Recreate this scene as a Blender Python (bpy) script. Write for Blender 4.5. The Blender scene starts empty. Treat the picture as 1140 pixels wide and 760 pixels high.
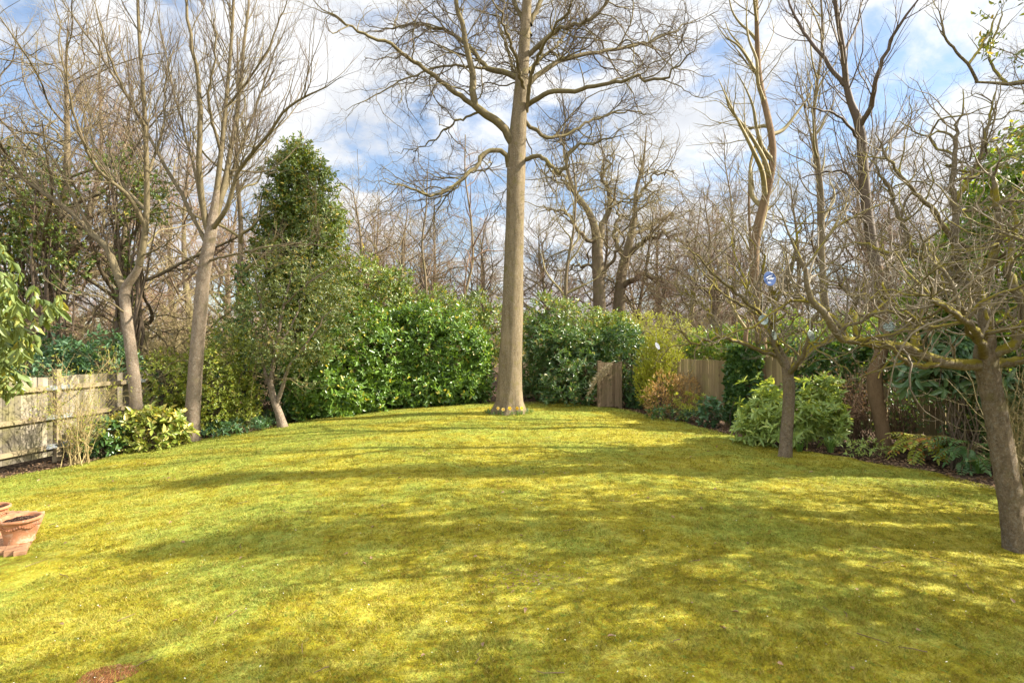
import bpy, math, random
import numpy as np
from mathutils import Vector

# ------------------------------------------------------------------ camera, sky, sun, exposure
scene = bpy.context.scene
C = scene.collection
R = math.radians
EYE, FPX, CX, CY = 2.0, 600.0, 570.0, 380.0

cam_d = bpy.data.cameras.new('camera')
cam_d.sensor_width = 36.0
cam_d.lens = 36.0 * FPX / 1140.0
cam_d.clip_start, cam_d.clip_end = 0.05, 3000
cam = bpy.data.objects.new('camera', cam_d)
cam.location = (0, 0, EYE)
cam.rotation_euler = (R(90), 0, 0)
C.objects.link(cam)
scene.camera = cam

SUN_EL, SUN_DIR = 35.0, (0.998, 0.05)
SUN_AZ = math.atan2(SUN_DIR[0], SUN_DIR[1])
sd = bpy.data.lights.new('sun', 'SUN')
sd.energy = 4.4
sd.angle = R(0.5)
sd.color = (1.0, 0.93, 0.80)
sun = bpy.data.objects.new('sun', sd)
sv = Vector((math.sin(SUN_AZ) * math.cos(R(SUN_EL)), math.cos(SUN_AZ) * math.cos(R(SUN_EL)), math.sin(R(SUN_EL))))
sun.rotation_euler = sv.to_track_quat('Z', 'Y').to_euler()
sun.location = (30, 4, 25)
C.objects.link(sun)

scene.view_settings.view_transform = 'Standard'
scene.view_settings.look = 'None'
scene.view_settings.gamma = 1.0
scene.view_settings.exposure = 2.05

world = bpy.data.worlds.new('World')
scene.world = world
world.use_nodes = True


class NT:
    """small node-tree helper"""
    def __init__(self, tree):
        self.t = tree
        tree.nodes.clear()

    def n(self, kind, ins=None, **props):
        nd = self.t.nodes.new(kind)
        for k, v in props.items():
            setattr(nd, k, v)
        for k, v in (ins or {}).items():
            s = nd.inputs[k]
            if isinstance(v, bpy.types.NodeSocket):
                self.t.links.new(v, s)
            else:
                s.default_value = v
        return nd

    def math(self, op, a, b=0.0, clamp=False):
        return self.n('ShaderNodeMath', {0: a, 1: b}, operation=op, use_clamp=clamp).outputs[0]

    def ramp(self, fac, stops, interp='LINEAR'):
        nd = self.n('ShaderNodeValToRGB', {0: fac})
        cr = nd.color_ramp
        cr.interpolation = interp
        while len(cr.elements) > 1:
            cr.elements.remove(cr.elements[-1])
        for i, (p, c) in enumerate(stops):
            e = cr.elements[0] if i == 0 else cr.elements.new(p)
            e.position = p
            c = c if hasattr(c, '__len__') else (c, c, c)
            e.color = (c[0], c[1], c[2], 1)
        return nd.outputs[0]

    def mix(self, fac, a, b, mode='MIX'):
        nd = self.n('ShaderNodeMix', data_type='RGBA', blend_type=mode)
        for s, v in ((nd.inputs[0], fac), (nd.inputs[6], a), (nd.inputs[7], b)):
            if isinstance(v, bpy.types.NodeSocket):
                self.t.links.new(v, s)
            else:
                s.default_value = v if not hasattr(v, '__len__') else ((*v, 1) if len(v) == 3 else v)
        return nd.outputs[2]

    def noise(self, vec, scale, detail=4, rough=0.6, dist=0.0, out=0):
        ins = {'Scale': scale, 'Detail': detail, 'Roughness': rough, 'Distortion': dist}
        if vec is not None:
            ins['Vector'] = vec
        return self.n('ShaderNodeTexNoise', ins).outputs[out]


w = NT(world.node_tree)
sky = w.n('ShaderNodeTexSky', sky_type='NISHITA', sun_disc=False, sun_elevation=R(SUN_EL), sun_rotation=SUN_AZ,
          air_density=1.0, dust_density=0.4, ozone_density=1.5)
tc = w.n('ShaderNodeTexCoord')
sep = w.n('ShaderNodeSeparateXYZ', {0: tc.outputs['Generated']})
den = w.math('ADD', w.math('MAXIMUM', sep.outputs[2], 0.0), 0.28)
flat = w.n('ShaderNodeCombineXYZ', {0: w.math('DIVIDE', sep.outputs[0], den), 1: w.math('DIVIDE', sep.outputs[1], den), 2: 6.6})
cn = w.noise(flat.outputs[0], 2.1, 8, 0.58, 0.35)
cn2 = w.noise(flat.outputs[0], 6.0, 6, 0.6)
cloud = w.ramp(w.math('ADD', w.math('ADD', cn, w.math('MULTIPLY', sep.outputs[0], 0.06)), w.math('MULTIPLY', w.math('SUBTRACT', cn2, 0.5), 0.20)), [(0.39, 0.0), (0.53, 1.0)], 'EASE')
shade = w.ramp(w.noise(flat.outputs[0], 2.6, 5, 0.55), [(0.42, (1.0, 1.0, 1.0)), (0.66, (0.70, 0.73, 0.78))])
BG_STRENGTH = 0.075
# clouds out of view, overhead and behind the viewer, brightened as added fill light
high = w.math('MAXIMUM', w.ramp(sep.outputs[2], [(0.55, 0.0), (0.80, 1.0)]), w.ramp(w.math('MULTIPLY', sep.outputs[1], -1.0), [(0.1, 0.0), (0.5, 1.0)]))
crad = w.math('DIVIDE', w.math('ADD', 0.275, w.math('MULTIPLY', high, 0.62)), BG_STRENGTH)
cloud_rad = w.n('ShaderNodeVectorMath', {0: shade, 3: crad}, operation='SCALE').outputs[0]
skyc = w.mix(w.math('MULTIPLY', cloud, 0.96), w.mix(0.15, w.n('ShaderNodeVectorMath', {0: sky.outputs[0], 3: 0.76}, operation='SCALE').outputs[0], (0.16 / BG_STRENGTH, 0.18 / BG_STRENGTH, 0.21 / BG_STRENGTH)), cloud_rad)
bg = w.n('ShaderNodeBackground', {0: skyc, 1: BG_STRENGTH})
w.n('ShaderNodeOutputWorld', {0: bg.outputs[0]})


# ------------------------------------------------------------------ helpers
def ss(a, b, x):
    t = np.clip((np.asarray(x, float) - a) / (b - a), 0, 1)
    return t * t * (3 - 2 * t)


def gz(x, y):
    """height of the ground: a lawn crowned along the middle, lower towards the left fence"""
    x = np.asarray(x, float)
    y = np.asarray(y, float)
    z = -0.34 * ss(1.0, 9.0, -x) - 0.14 * ss(1.5, 8.0, x)
    z = z + 0.05 * np.sin(x * 0.55 + 1.0) * np.sin(y * 0.42) * ss(2, 6, y)
    z = z + 0.012 * np.sin(x * 2.1 + y * 1.3) + 0.010 * np.sin(y * 2.7 - x * 1.1)
    return z


def P(px, py, Y):
    return np.array([(px - CX) / FPX * Y, Y, EYE - (py - CY) / FPX * Y])


def G(px, py):
    Y = FPX * EYE / (py - CY)
    for _ in range(25):
        X = (px - CX) / FPX * Y
        Y = FPX * (EYE - float(gz(X, Y))) / (py - CY)
    return np.array([(px - CX) / FPX * Y, Y, float(gz((px - CX) / FPX * Y, Y))])


def GY(px, Y):
    X = (px - CX) / FPX * Y
    return np.array([X, Y, float(gz(X, Y))])


class Geo:
    """collects vertices and faces of one mesh"""
    def __init__(self):
        self.v, self.f, self.nv = [], [], 0

    def add(self, v, f):
        v = np.asarray(v, float).reshape(-1, 3)
        f = np.asarray(f, np.int64)
        self.v.append(v)
        self.f.append(f + self.nv)
        self.nv += len(v)

    def box(self, c, s, rz=0.0, rx=0.0, ry=0.0):
        x, y, z = [d / 2 for d in s]
        v = np.array([[-x, -y, -z], [x, -y, -z], [x, y, -z], [-x, y, -z], [-x, -y, z], [x, -y, z], [x, y, z], [-x, y, z]])
        from mathutils import Euler
        m = np.array(Euler((rx, ry, rz)).to_matrix())
        self.add(v @ m.T + np.asarray(c), [[0, 3, 2, 1], [4, 5, 6, 7], [0, 1, 5, 4], [1, 2, 6, 5], [2, 3, 7, 6], [3, 0, 4, 7]])

    def beam(self, a, b, wd, th, up=(0, 0, 1)):
        a, b, up = np.asarray(a, float), np.asarray(b, float), np.asarray(up, float)
        d = (b - a) / np.linalg.norm(b - a)
        s = np.cross(d, up); s /= np.linalg.norm(s)
        u = np.cross(s, d)
        v = [p + s * i * th / 2 + u * j * wd / 2 for p in (a, b) for i, j in ((-1, -1), (1, -1), (1, 1), (-1, 1))]
        self.add(v, [[0, 1, 2, 3], [7, 6, 5, 4], [0, 4, 5, 1], [1, 5, 6, 2], [2, 6, 7, 3], [3, 7, 4, 0]])

    def tubes(self, pts, rad, k):
        pts = np.asarray(pts, float)
        rad = np.asarray(rad, float)
        if pts.ndim == 2:
            pts, rad = pts[None], rad[None]
        B, n, _ = pts.shape
        if B == 0:
            return
        t = np.gradient(pts, axis=1)
        t /= np.linalg.norm(t, axis=2, keepdims=True) + 1e-9
        av = pts[:, -1] - pts[:, 0]
        ref = np.cross(av, np.array([0.31, 0.83, 0.46]))
        ref /= np.linalg.norm(ref, axis=1, keepdims=True) + 1e-9
        ref = ref[:, None, :]
        u = ref - (ref * t).sum(2, keepdims=True) * t
        u /= np.linalg.norm(u, axis=2, keepdims=True) + 1e-9
        vv = np.cross(t, u)
        a = np.arange(k) * 2 * math.pi / k
        ring = pts[:, :, None, :] + rad[:, :, None, None] * (np.cos(a)[None, None, :, None] * u[:, :, None, :] + np.sin(a)[None, None, :, None] * vv[:, :, None, :])
        idx = np.arange(B * n * k).reshape(B, n, k)
        i0 = idx[:, :-1]
        i1 = idx[:, 1:]
        f = np.stack([i0, np.roll(i0, -1, 2), np.roll(i1, -1, 2), i1], -1).reshape(-1, 4)
        self.add(ring.reshape(-1, 3), f)

    def lathe(self, prof, k=32, c=(0, 0, 0)):
        prof = np.asarray(prof, float)
        a = np.arange(k) * 2 * math.pi / k
        v = np.stack([prof[:, None, 0] * np.cos(a), prof[:, None, 0] * np.sin(a), np.repeat(prof[:, 1:2], k, 1)], -1)
        idx = np.arange(len(prof) * k).reshape(len(prof), k)
        f = np.stack([idx[:-1], np.roll(idx[:-1], -1, 1), np.roll(idx[1:], -1, 1), idx[1:]], -1).reshape(-1, 4)
        self.add(v.reshape(-1, 3) + np.asarray(c), f)

    def grid(self, pts):
        h, wd, _ = pts.shape
        i = np.arange(h * wd).reshape(h, wd)
        self.add(pts.reshape(-1, 3), np.stack([i[:-1, :-1], i[:-1, 1:], i[1:, 1:], i[1:, :-1]], -1).reshape(-1, 4))

    def build(self, name, mat, parent=None, origin=None, smooth=True):
        me = bpy.data.meshes.new(name)
        v = np.concatenate(self.v)
        if origin is not None:
            v = v - np.asarray(origin)
        loops = np.concatenate([f.reshape(-1) for f in self.f])
        tot = np.concatenate([np.full(len(f), f.shape[1]) for f in self.f])
        start = np.concatenate([[0], np.cumsum(tot)[:-1]])
        me.vertices.add(len(v))
        me.vertices.foreach_set('co', v.astype(np.float32).ravel())
        me.loops.add(len(loops))
        me.loops.foreach_set('vertex_index', loops.astype(np.int32))
        me.polygons.add(len(tot))
        me.polygons.foreach_set('loop_start', start.astype(np.int32))
        me.polygons.foreach_set('use_smooth', np.full(len(tot), smooth))
        me.update(calc_edges=True)
        me.materials.append(mat)
        o = bpy.data.objects.new(name, me)
        C.objects.link(o)
        if parent is not None:
            o.parent = parent
        elif origin is not None:
            o.location = origin
        return o


def tag(o, label, cat, group=None):
    o['label'] = label
    o['category'] = cat
    if group:
        o['group'] = group
    return o


def thing(name, label, cat, loc, group=None):
    o = bpy.data.objects.new(name, None)
    o.empty_display_size = 0.2
    o.location = loc
    C.objects.link(o)
    return tag(o, label, cat, group)


def kind(o, k):
    o['kind'] = k
    return o


def dup(root, label=None, loc=None, rz=0.0, sc=None):
    r = root.copy()
    C.objects.link(r)
    if label:
        r['label'] = label
    if loc is not None:
        r.location = loc
    r.rotation_euler = (0, 0, rz)
    if sc is not None:
        r.scale = sc if hasattr(sc, '__len__') else (sc, sc, sc)
    for ch in root.children:
        c = ch.copy()
        C.objects.link(c)
        c.parent = r
        for g in ch.children:
            d = g.copy()
            C.objects.link(d)
            d.parent = c
    return r


# ------------------------------------------------------------------ materials
def new_mat(name):
    m = bpy.data.materials.new(name)
    m.use_nodes = True
    return m, NT(m.node_tree)


def finish(nt, col, rough=0.7, spec=0.3, bump=None, bump_s=0.3, bump_d=0.02, metal=0.0, trans=0.0, trans_col=None):
    ins = {'Base Color': col, 'Roughness': rough, 'Specular IOR Level': spec, 'Metallic': metal}
    if not isinstance(col, bpy.types.NodeSocket):
        ins['Base Color'] = (*col, 1)
    if bump is not None:
        ins['Normal'] = nt.n('ShaderNodeBump', {'Height': bump, 'Strength': bump_s, 'Distance': bump_d}).outputs[0]
    p = nt.n('ShaderNodeBsdfPrincipled', ins)
    out = p.outputs[0]
    if trans > 0:
        tr = nt.n('ShaderNodeBsdfTranslucent', {0: trans_col if trans_col is not None else col})
        out = nt.n('ShaderNodeMixShader', {0: trans, 1: out, 2: tr.outputs[0]}).outputs[0]
    nt.n('ShaderNodeOutputMaterial', {0: out})


def leaf_mat(name, c1, c2, c3=None, p3=0.93, rough=0.42, spec=0.5, trans=0.32, yel=(1.5, 1.25, 0.5)):
    m, nt = new_mat(name)
    geo = nt.n('ShaderNodeNewGeometry')
    ri = geo.outputs['Random Per Island']
    big = nt.noise(geo.outputs['Position'], 1.3, 3, 0.6)
    f = nt.math('ADD', nt.math('MULTIPLY', ri, 0.7), nt.math('MULTIPLY', nt.math('SUBTRACT', big, 0.5), 1.3), True)
    f = nt.math('ADD', f, 0.1, True)
    col = nt.mix(f, c1, c2)
    if c3 is not None:
        col = nt.mix(nt.math('GREATER_THAN', ri, p3), col, c3)
    tcol = nt.mix(1.0, col, yel, 'MULTIPLY')
    finish(nt, col, rough, spec, trans=trans, trans_col=tcol)
    return m


def bark_mat(name, dark, light, scale=6.0, moss=0.0, moss_col=(0.11, 0.10, 0.015), stretch=0.25, lichen=0.0, bump=0.5, up_moss=True, cracks=0.12):
    m, nt = new_mat(name)
    tcn = nt.n('ShaderNodeTexCoord')
    mp = nt.n('ShaderNodeMapping', {0: tcn.outputs['Object'], 3: (1, 1, stretch)})
    n1 = nt.noise(mp.outputs[0], scale, 7, 0.68, 0.6)
    n2 = nt.noise(tcn.outputs['Object'], scale * 0.35, 4, 0.6)
    n3 = nt.noise(mp.outputs[0], scale * 4.5, 4, 0.7, 0.4)
    n4 = nt.noise(tcn.outputs['Object'], scale * 11, 3, 0.7)
    f = nt.math('ADD', nt.math('ADD', nt.math('MULTIPLY', n1, 0.5), nt.math('MULTIPLY', n3, 0.28)), nt.math('MULTIPLY', n4, 0.22))
    wob = nt.n('ShaderNodeVectorMath', {0: mp.outputs[0], 1: nt.n('ShaderNodeVectorMath', {0: nt.noise(tcn.outputs['Object'], scale * .9, 4, 0.7, out=1), 3: 0.22}, operation='SCALE').outputs[0]}).outputs[0]
    vc = nt.n('ShaderNodeTexVoronoi', {'Vector': wob, 'Scale': scale * 1.6}, feature='DISTANCE_TO_EDGE').outputs['Distance']
    crack = nt.ramp(vc, [(0.0, 0.35), (0.10, 0.0)])
    f = nt.math('SUBTRACT', f, nt.math('MULTIPLY', crack, cracks))
    col = nt.mix(nt.ramp(f, [(0.34, 0.0), (0.64, 1.0)]), dark, light)
    col = nt.mix(nt.ramp(n2, [(0.40, 0.0), (0.72, 0.45)]), col, tuple(c * 0.55 for c in light))
    geo = nt.n('ShaderNodeNewGeometry')
    if lichen > 0:
        ln = nt.noise(tcn.outputs['Object'], 34, 5, 0.7)
        col = nt.mix(nt.ramp(ln, [(0.60 - 0.2 * lichen, 0.0), (0.68 - 0.2 * lichen, lichen)]), col, (0.30, 0.28, 0.22))
    if moss > 0:
        nz = nt.n('ShaderNodeSeparateXYZ', {0: geo.outputs['Normal']}).outputs[2]
        mn = nt.noise(tcn.outputs['Object'], 4.0, 5, 0.65)
        s = nt.math('ADD', nt.math('MULTIPLY', nz, 0.28 if up_moss else 0.0), mn)
        col = nt.mix(nt.ramp(s, [(0.62 - 0.15 * moss, 0.0), (0.74 - 0.15 * moss, min(1.0, moss))]), col, moss_col)
    finish(nt, col, 0.85, 0.15, f, bump, 0.035)
    return m


def twig_mat(name, c1, c2):
    m, nt = new_mat(name)
    geo = nt.n('ShaderNodeNewGeometry')
    col = nt.mix(geo.outputs['Random Per Island'], c1, c2)
    n = nt.noise(geo.outputs['Position'], 9.0, 3, 0.6)
    col = nt.mix(nt.ramp(n, [(0.4, 0.0), (0.7, 0.6)]), col, tuple(c * 0.6 for c in c2))
    finish(nt, col, 0.7, 0.2)
    return m


def lawn_colour(nt, pos):
    """moss and grass: golden moss, olive moss, fresh green patches, brown wear"""
    a = nt.noise(pos, 0.55, 4, 0.6)
    b = nt.noise(pos, 2.6, 5, 0.65)
    c = nt.noise(pos, 14.0, 4, 0.7)
    f = nt.math('ADD', nt.math('MULTIPLY', b, 0.55), nt.math('MULTIPLY', c, 0.45))
    moss = nt.ramp(f, [(0.34, (0.105, 0.088, 0.006)), (0.47, (0.272, 0.236, 0.014)), (0.62, (0.43, 0.392, 0.07))])
    green = nt.ramp(c, [(0.3, (0.09, 0.13, 0.012)), (0.65, (0.27, 0.325, 0.055))])
    x = nt.n('ShaderNodeSeparateXYZ', {0: pos})
    far = nt.math('ADD', nt.ramp(nt.math('DIVIDE', x.outputs[1], 20.0), [(0.2, 0.0), (0.75, 0.08)]), nt.ramp(nt.math('DIVIDE', x.outputs[0], -8.0), [(0.1, 0.0), (0.9, 0.10)]))
    g = nt.ramp(nt.math('ADD', nt.math('ADD', a, far), nt.math('MULTIPLY', nt.math('SUBTRACT', b, 0.5), 0.5)), [(0.48, 0.0), (0.67, 0.8)])
    col = nt.mix(g, moss, green)
    sp = nt.noise(pos, 34.0, 3, 0.7)
    col = nt.mix(nt.ramp(sp, [(0.55, 0.0), (0.66, 0.7)]), col, (0.25, 0.135, 0.012))
    sg = nt.noise(pos, 21.0, 3, 0.7, 0.4)
    col = nt.mix(nt.ramp(sg, [(0.56, 0.0), (0.68, 0.75)]), col, (0.13, 0.21, 0.03))
    d = nt.noise(pos, 4.3, 5, 0.7, 0.5)
    col = nt.mix(nt.ramp(d, [(0.56, 0.0), (0.70, 0.65)]), col, (0.165, 0.10, 0.012))
    gp = nt.noise(pos, 1.9, 3, 0.6, 1.0)
    col = nt.mix(nt.ramp(gp, [(0.67, 0.0), (0.74, 0.8)]), col, (0.07, 0.13, 0.018))
    return col, f


def lawn_mat():
    m, nt = new_mat('moss_lawn')
    geo = nt.n('ShaderNodeNewGeometry')
    col, f = lawn_colour(nt, geo.outputs['Position'])
    fine = nt.noise(geo.outputs['Position'], 70.0, 3, 0.7)
    col = nt.mix(nt.ramp(fine, [(0.3, 0.55), (0.6, 0.0)]), col, (0.07, 0.055, 0.006))
    finish(nt, col, 0.9, 0.1, nt.math('ADD', f, nt.math('MULTIPLY', fine, 0.6)), 0.9, 0.03)
    return m


def blade_mat():
    m, nt = new_mat('grass_blades')
    geo = nt.n('ShaderNodeNewGeometry')
    col, f = lawn_colour(nt, geo.outputs['Position'])
    ri = geo.outputs['Random Per Island']
    col = nt.mix(nt.ramp(ri, [(0.0, 0.8), (0.40, 0.0)]), col, (0.085, 0.095, 0.008))
    col = nt.mix(nt.ramp(ri, [(0.80, 0.0), (1.0, 0.8)]), col, (0.42, 0.30, 0.07))
    finish(nt, col, 0.6, 0.25, trans=0.35, trans_col=col)
    return m


def soil_mat(name, c1, c2, c3, s=1.0):
    m, nt = new_mat(name)
    geo = nt.n('ShaderNodeNewGeometry')
    n1 = nt.noise(geo.outputs['Position'], 9 * s, 7, 0.7)
    n2 = nt.n('ShaderNodeTexVoronoi', {'Vector': geo.outputs['Position'], 'Scale': 38 * s}).outputs['Distance']
    col = nt.mix(nt.ramp(n1, [(0.35, 0.0), (0.65, 1.0)]), c1, c2)
    v = nt.n('ShaderNodeTexVoronoi', {'Vector': geo.outputs['Position'], 'Scale': 22 * s})
    r = nt.n('ShaderNodeSeparateColor', {0: v.outputs['Color']}).outputs[0]
    col = nt.mix(nt.math('GREATER_THAN', r, 0.78), col, c3)
    finish(nt, col, 0.95, 0.1, nt.math('ADD', n1, n2), 0.8, 0.05)
    return m


def wood_mat(name, c1, c2, alg=(0.16, 0.16, 0.04), algf=0.4):
    m, nt = new_mat(name)
    geo = nt.n('ShaderNodeNewGeometry')
    tcn = nt.n('ShaderNodeTexCoord')
    mp = nt.n('ShaderNodeMapping', {0: tcn.outputs['Object'], 3: (14, 14, 0.9)})
    g = nt.noise(mp.outputs[0], 2.2, 6, 0.65, 0.8)
    ri = geo.outputs['Random Per Island']
    f = nt.math('ADD', nt.math('MULTIPLY', ri, 0.75), nt.math('MULTIPLY', nt.math('SUBTRACT', g, 0.25), 0.7), True)
    col = nt.mix(nt.ramp(f, [(0.2, 0.0), (0.85, 1.0)]), c1, c2)
    st = nt.noise(tcn.outputs['Object'], 2.4, 5, 0.65)
    col = nt.mix(nt.ramp(st, [(0.45, 0.0), (0.68, algf)]), col, alg)
    kn = nt.noise(tcn.outputs['Object'], 9.0, 2, 0.5)
    col = nt.mix(nt.ramp(kn, [(0.68, 0.0), (0.74, 0.6)]), col, tuple(c * 0.35 for c in c1))
    finish(nt, col, 0.85, 0.15, g, 0.5, 0.01)
    return m


def plain_mat(name, col, rough=0.6, var=0.25, sc=12, metal=0.0, spec=0.3, bump=0.15):
    m, nt = new_mat(name)
    tcn = nt.n('ShaderNodeTexCoord')
    n = nt.noise(tcn.outputs['Object'], sc, 5, 0.65)
    c = nt.mix(nt.ramp(n, [(0.35, 0.0), (0.68, 1.0)]), tuple(x * (1 - var) for x in col), tuple(min(1, x * (1 + var)) for x in col))
    finish(nt, c, rough, spec, n, bump, 0.01, metal=metal)
    return m


def terracotta_mat(name, col):
    m, nt = new_mat(name)
    tcn = nt.n('ShaderNodeTexCoord')
    n = nt.noise(tcn.outputs['Object'], 9, 5, 0.65)
    c = nt.mix(nt.ramp(n, [(0.35, 0.0), (0.68, 1.0)]), tuple(x * 0.7 for x in col), tuple(x * 1.25 for x in col))
    lime = nt.noise(tcn.outputs['Object'], 13, 6, 0.75, 0.6)
    c = nt.mix(nt.ramp(lime, [(0.52, 0.0), (0.70, 0.6)]), c, (0.52, 0.42, 0.34))
    z = nt.n('ShaderNodeSeparateXYZ', {0: tcn.outputs['Object']}).outputs[2]
    al = nt.math('ADD', nt.noise(tcn.outputs['Object'], 18, 4, 0.7), nt.math('MULTIPLY', z, -0.9))
    c = nt.mix(nt.ramp(al, [(0.48, 0.0), (0.62, 0.6)]), c, (0.10, 0.085, 0.03))
    gr = nt.noise(tcn.outputs['Object'], 90, 3, 0.7)
    finish(nt, c, 0.85, 0.15, nt.math('ADD', n, gr), 0.35, 0.008)
    return m


M = {}
M['lawn'] = lawn_mat()
M['blade'] = blade_mat()
M['soil'] = soil_mat('leaf_litter_soil', (0.035, 0.022, 0.014), (0.10, 0.065, 0.042), (0.20, 0.13, 0.08))
M['redsoil'] = soil_mat('bare_red_soil', (0.22, 0.085, 0.032), (0.38, 0.165, 0.065), (0.40, 0.21, 0.10), 2.0)
M['potsoil'] = soil_mat('potting_soil', (0.03, 0.014, 0.01), (0.075, 0.04, 0.028), (0.11, 0.07, 0.05), 2.0)
M['bark_big'] = bark_mat('smooth_olive_bark', (0.075, 0.054, 0.028), (0.235, 0.18, 0.105), 4.2, moss=0.55, moss_col=(0.13, 0.11, 0.03), stretch=0.22, up_moss=False, lichen=0.35, bump=1.0)
M['bark_big_limb'] = bark_mat('olive_limb_bark', (0.08, 0.062, 0.03), (0.21, 0.168, 0.092), 5.0, moss=0.5, moss_col=(0.16, 0.135, 0.03), stretch=0.8, bump=0.8)
M['bark_pink'] = bark_mat('pinkish_grey_bark', (0.075, 0.054, 0.036), (0.27, 0.205, 0.145), 6.5, lichen=0.4, stretch=0.8, bump=0.9, moss=0.4, moss_col=(0.15, 0.125, 0.055), up_moss=False)
M['bark_pink_limb'] = bark_mat('yellowish_limb_bark', (0.075, 0.058, 0.03), (0.20, 0.16, 0.09), 6.0, stretch=0.8, bump=0.5)
M['bark_apple'] = bark_mat('flaky_apple_bark', (0.07, 0.05, 0.028), (0.34, 0.255, 0.16), 20.0, moss=0.5, lichen=0.4, stretch=0.55, bump=1.0, moss_col=(0.15, 0.13, 0.035), cracks=0.32)
M['bark_apple_limb'] = bark_mat('mossy_apple_limb', (0.075, 0.055, 0.032), (0.22, 0.175, 0.115), 11.0, moss=0.95, lichen=0.4, stretch=0.8, bump=0.7, moss_col=(0.19, 0.155, 0.012))
M['bark_red'] = bark_mat('orange_brown_bark', (0.11, 0.068, 0.034), (0.22, 0.145, 0.08), 5.0, stretch=0.3, bump=0.4)
M['bark_dark'] = bark_mat('dark_brown_bark', (0.07, 0.05, 0.034), (0.16, 0.12, 0.08), 5.0, moss=0.35, stretch=0.4)
M['bark_wood'] = bark_mat('brown_wood_bark', (0.105, 0.078, 0.045), (0.22, 0.17, 0.105), 5.0, moss=0.5, moss_col=(0.13, 0.12, 0.03), stretch=0.4)
M['twig'] = twig_mat('brown_twigs', (0.080, 0.056, 0.039), (0.144, 0.106, 0.068))
M['twig_red'] = twig_mat('reddish_twigs', (0.172, 0.104, 0.066), (0.294, 0.190, 0.122))
M['twig_olive'] = twig_mat('olive_twigs', (0.168, 0.137, 0.055), (0.301, 0.240, 0.109))
M['twig_apple'] = twig_mat('lichened_apple_twigs', (0.121, 0.095, 0.061), (0.283, 0.229, 0.150))
M['twig_pale'] = twig_mat('pale_yellow_twigs', (0.26, 0.19, 0.08), (0.42, 0.33, 0.15))
M['twig_brown'] = twig_mat('rusty_twigs', (0.10, 0.06, 0.035), (0.20, 0.13, 0.08))
M['l_laurel'] = leaf_mat('laurel_leaves', (0.065, 0.138, 0.023), (0.181, 0.297, 0.046), (0.435, 0.406, 0.072), 0.955, rough=0.32)
M['l_laurel2'] = leaf_mat('upper_laurel_leaves', (0.077, 0.133, 0.025), (0.217, 0.287, 0.056), (0.420, 0.350, 0.070), 0.93, rough=0.35)
M['l_holly'] = leaf_mat('holly_leaves', (0.09, 0.125, 0.032), (0.21, 0.245, 0.07), (0.36, 0.29, 0.08), 0.92, rough=0.36)
M['l_conifer'] = leaf_mat('evergreen_leaves', (0.06, 0.105, 0.016), (0.17, 0.225, 0.035), (0.33, 0.27, 0.045), 0.9, rough=0.42)
M['l_yellowgreen'] = leaf_mat('yellow_green_leaves', (0.115, 0.167, 0.016), (0.276, 0.310, 0.032), (0.414, 0.380, 0.057), 0.92, rough=0.45)
M['l_variegated'] = leaf_mat('spotted_laurel_leaves', (0.127, 0.184, 0.025), (0.345, 0.368, 0.069), (0.506, 0.448, 0.127), 0.75, rough=0.38)
M['l_dark'] = leaf_mat('dark_glossy_leaves', (0.037, 0.088, 0.025), (0.100, 0.188, 0.050), (0.275, 0.325, 0.062), 0.9, rough=0.28)
M['l_blue'] = leaf_mat('bluish_ground_leaves', (0.046, 0.111, 0.046), (0.111, 0.208, 0.085), rough=0.35)
M['l_rhodo'] = leaf_mat('rhododendron_leaves', (0.049, 0.105, 0.031), (0.133, 0.224, 0.056), (0.322, 0.308, 0.126), 0.9, rough=0.3)
M['l_gold'] = leaf_mat('golden_conifer_foliage', (0.20, 0.23, 0.014), (0.44, 0.44, 0.025), (0.24, 0.15, 0.03), 0.93, rough=0.6, trans=0.2, yel=(1.2, 1.15, 0.5))
M['l_willow'] = leaf_mat('golden_spring_leaves', (0.26, 0.29, 0.035), (0.46, 0.46, 0.07), rough=0.5, trans=0.4, yel=(1.2, 1.15, 0.6))
M['l_orange'] = leaf_mat('bronze_leaves', (0.224, 0.126, 0.042), (0.462, 0.280, 0.091), (0.560, 0.420, 0.126), 0.85, rough=0.55, trans=0.2)
M['l_pieris'] = leaf_mat('pale_green_whorled_leaves', (0.19, 0.29, 0.06), (0.37, 0.47, 0.13), (0.44, 0.50, 0.12), 0.9, rough=0.42)
M['l_ivy'] = leaf_mat('ivy_leaves', (0.040, 0.094, 0.025), (0.109, 0.203, 0.047), (0.234, 0.312, 0.062), 0.92, rough=0.32)
M['l_bright'] = leaf_mat('bright_backlit_leaves', (0.084, 0.168, 0.026), (0.228, 0.324, 0.048), (0.384, 0.396, 0.060), 0.92, rough=0.35, trans=0.45)
M['l_mahonia'] = leaf_mat('mahonia_leaflets', (0.058, 0.137, 0.039), (0.130, 0.234, 0.058), rough=0.3)
M['l_mahonia_y'] = leaf_mat('yellowing_mahonia_leaflets', (0.20, 0.28, 0.035), (0.48, 0.43, 0.045), (0.46, 0.22, 0.04), 0.8, rough=0.35)
M['l_camellia'] = leaf_mat('soft_pale_green_leaves', (0.11, 0.165, 0.045), (0.25, 0.30, 0.10), (0.36, 0.35, 0.09), 0.88, rough=0.4, trans=0.38)
M['l_fatsia'] = leaf_mat('large_glossy_leaves', (0.06, 0.125, 0.05), (0.15, 0.25, 0.10), rough=0.3)
M['l_strap'] = leaf_mat('strap_leaves', (0.06, 0.13, 0.025), (0.14, 0.24, 0.05), rough=0.4)
M['l_dead'] = leaf_mat('dry_leaves', (0.16, 0.09, 0.045), (0.34, 0.22, 0.12), rough=0.7, trans=0.15)
M['straw'] = leaf_mat('straw_fronds', (0.30, 0.24, 0.13), (0.46, 0.38, 0.22), rough=0.7, trans=0.2)
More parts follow.
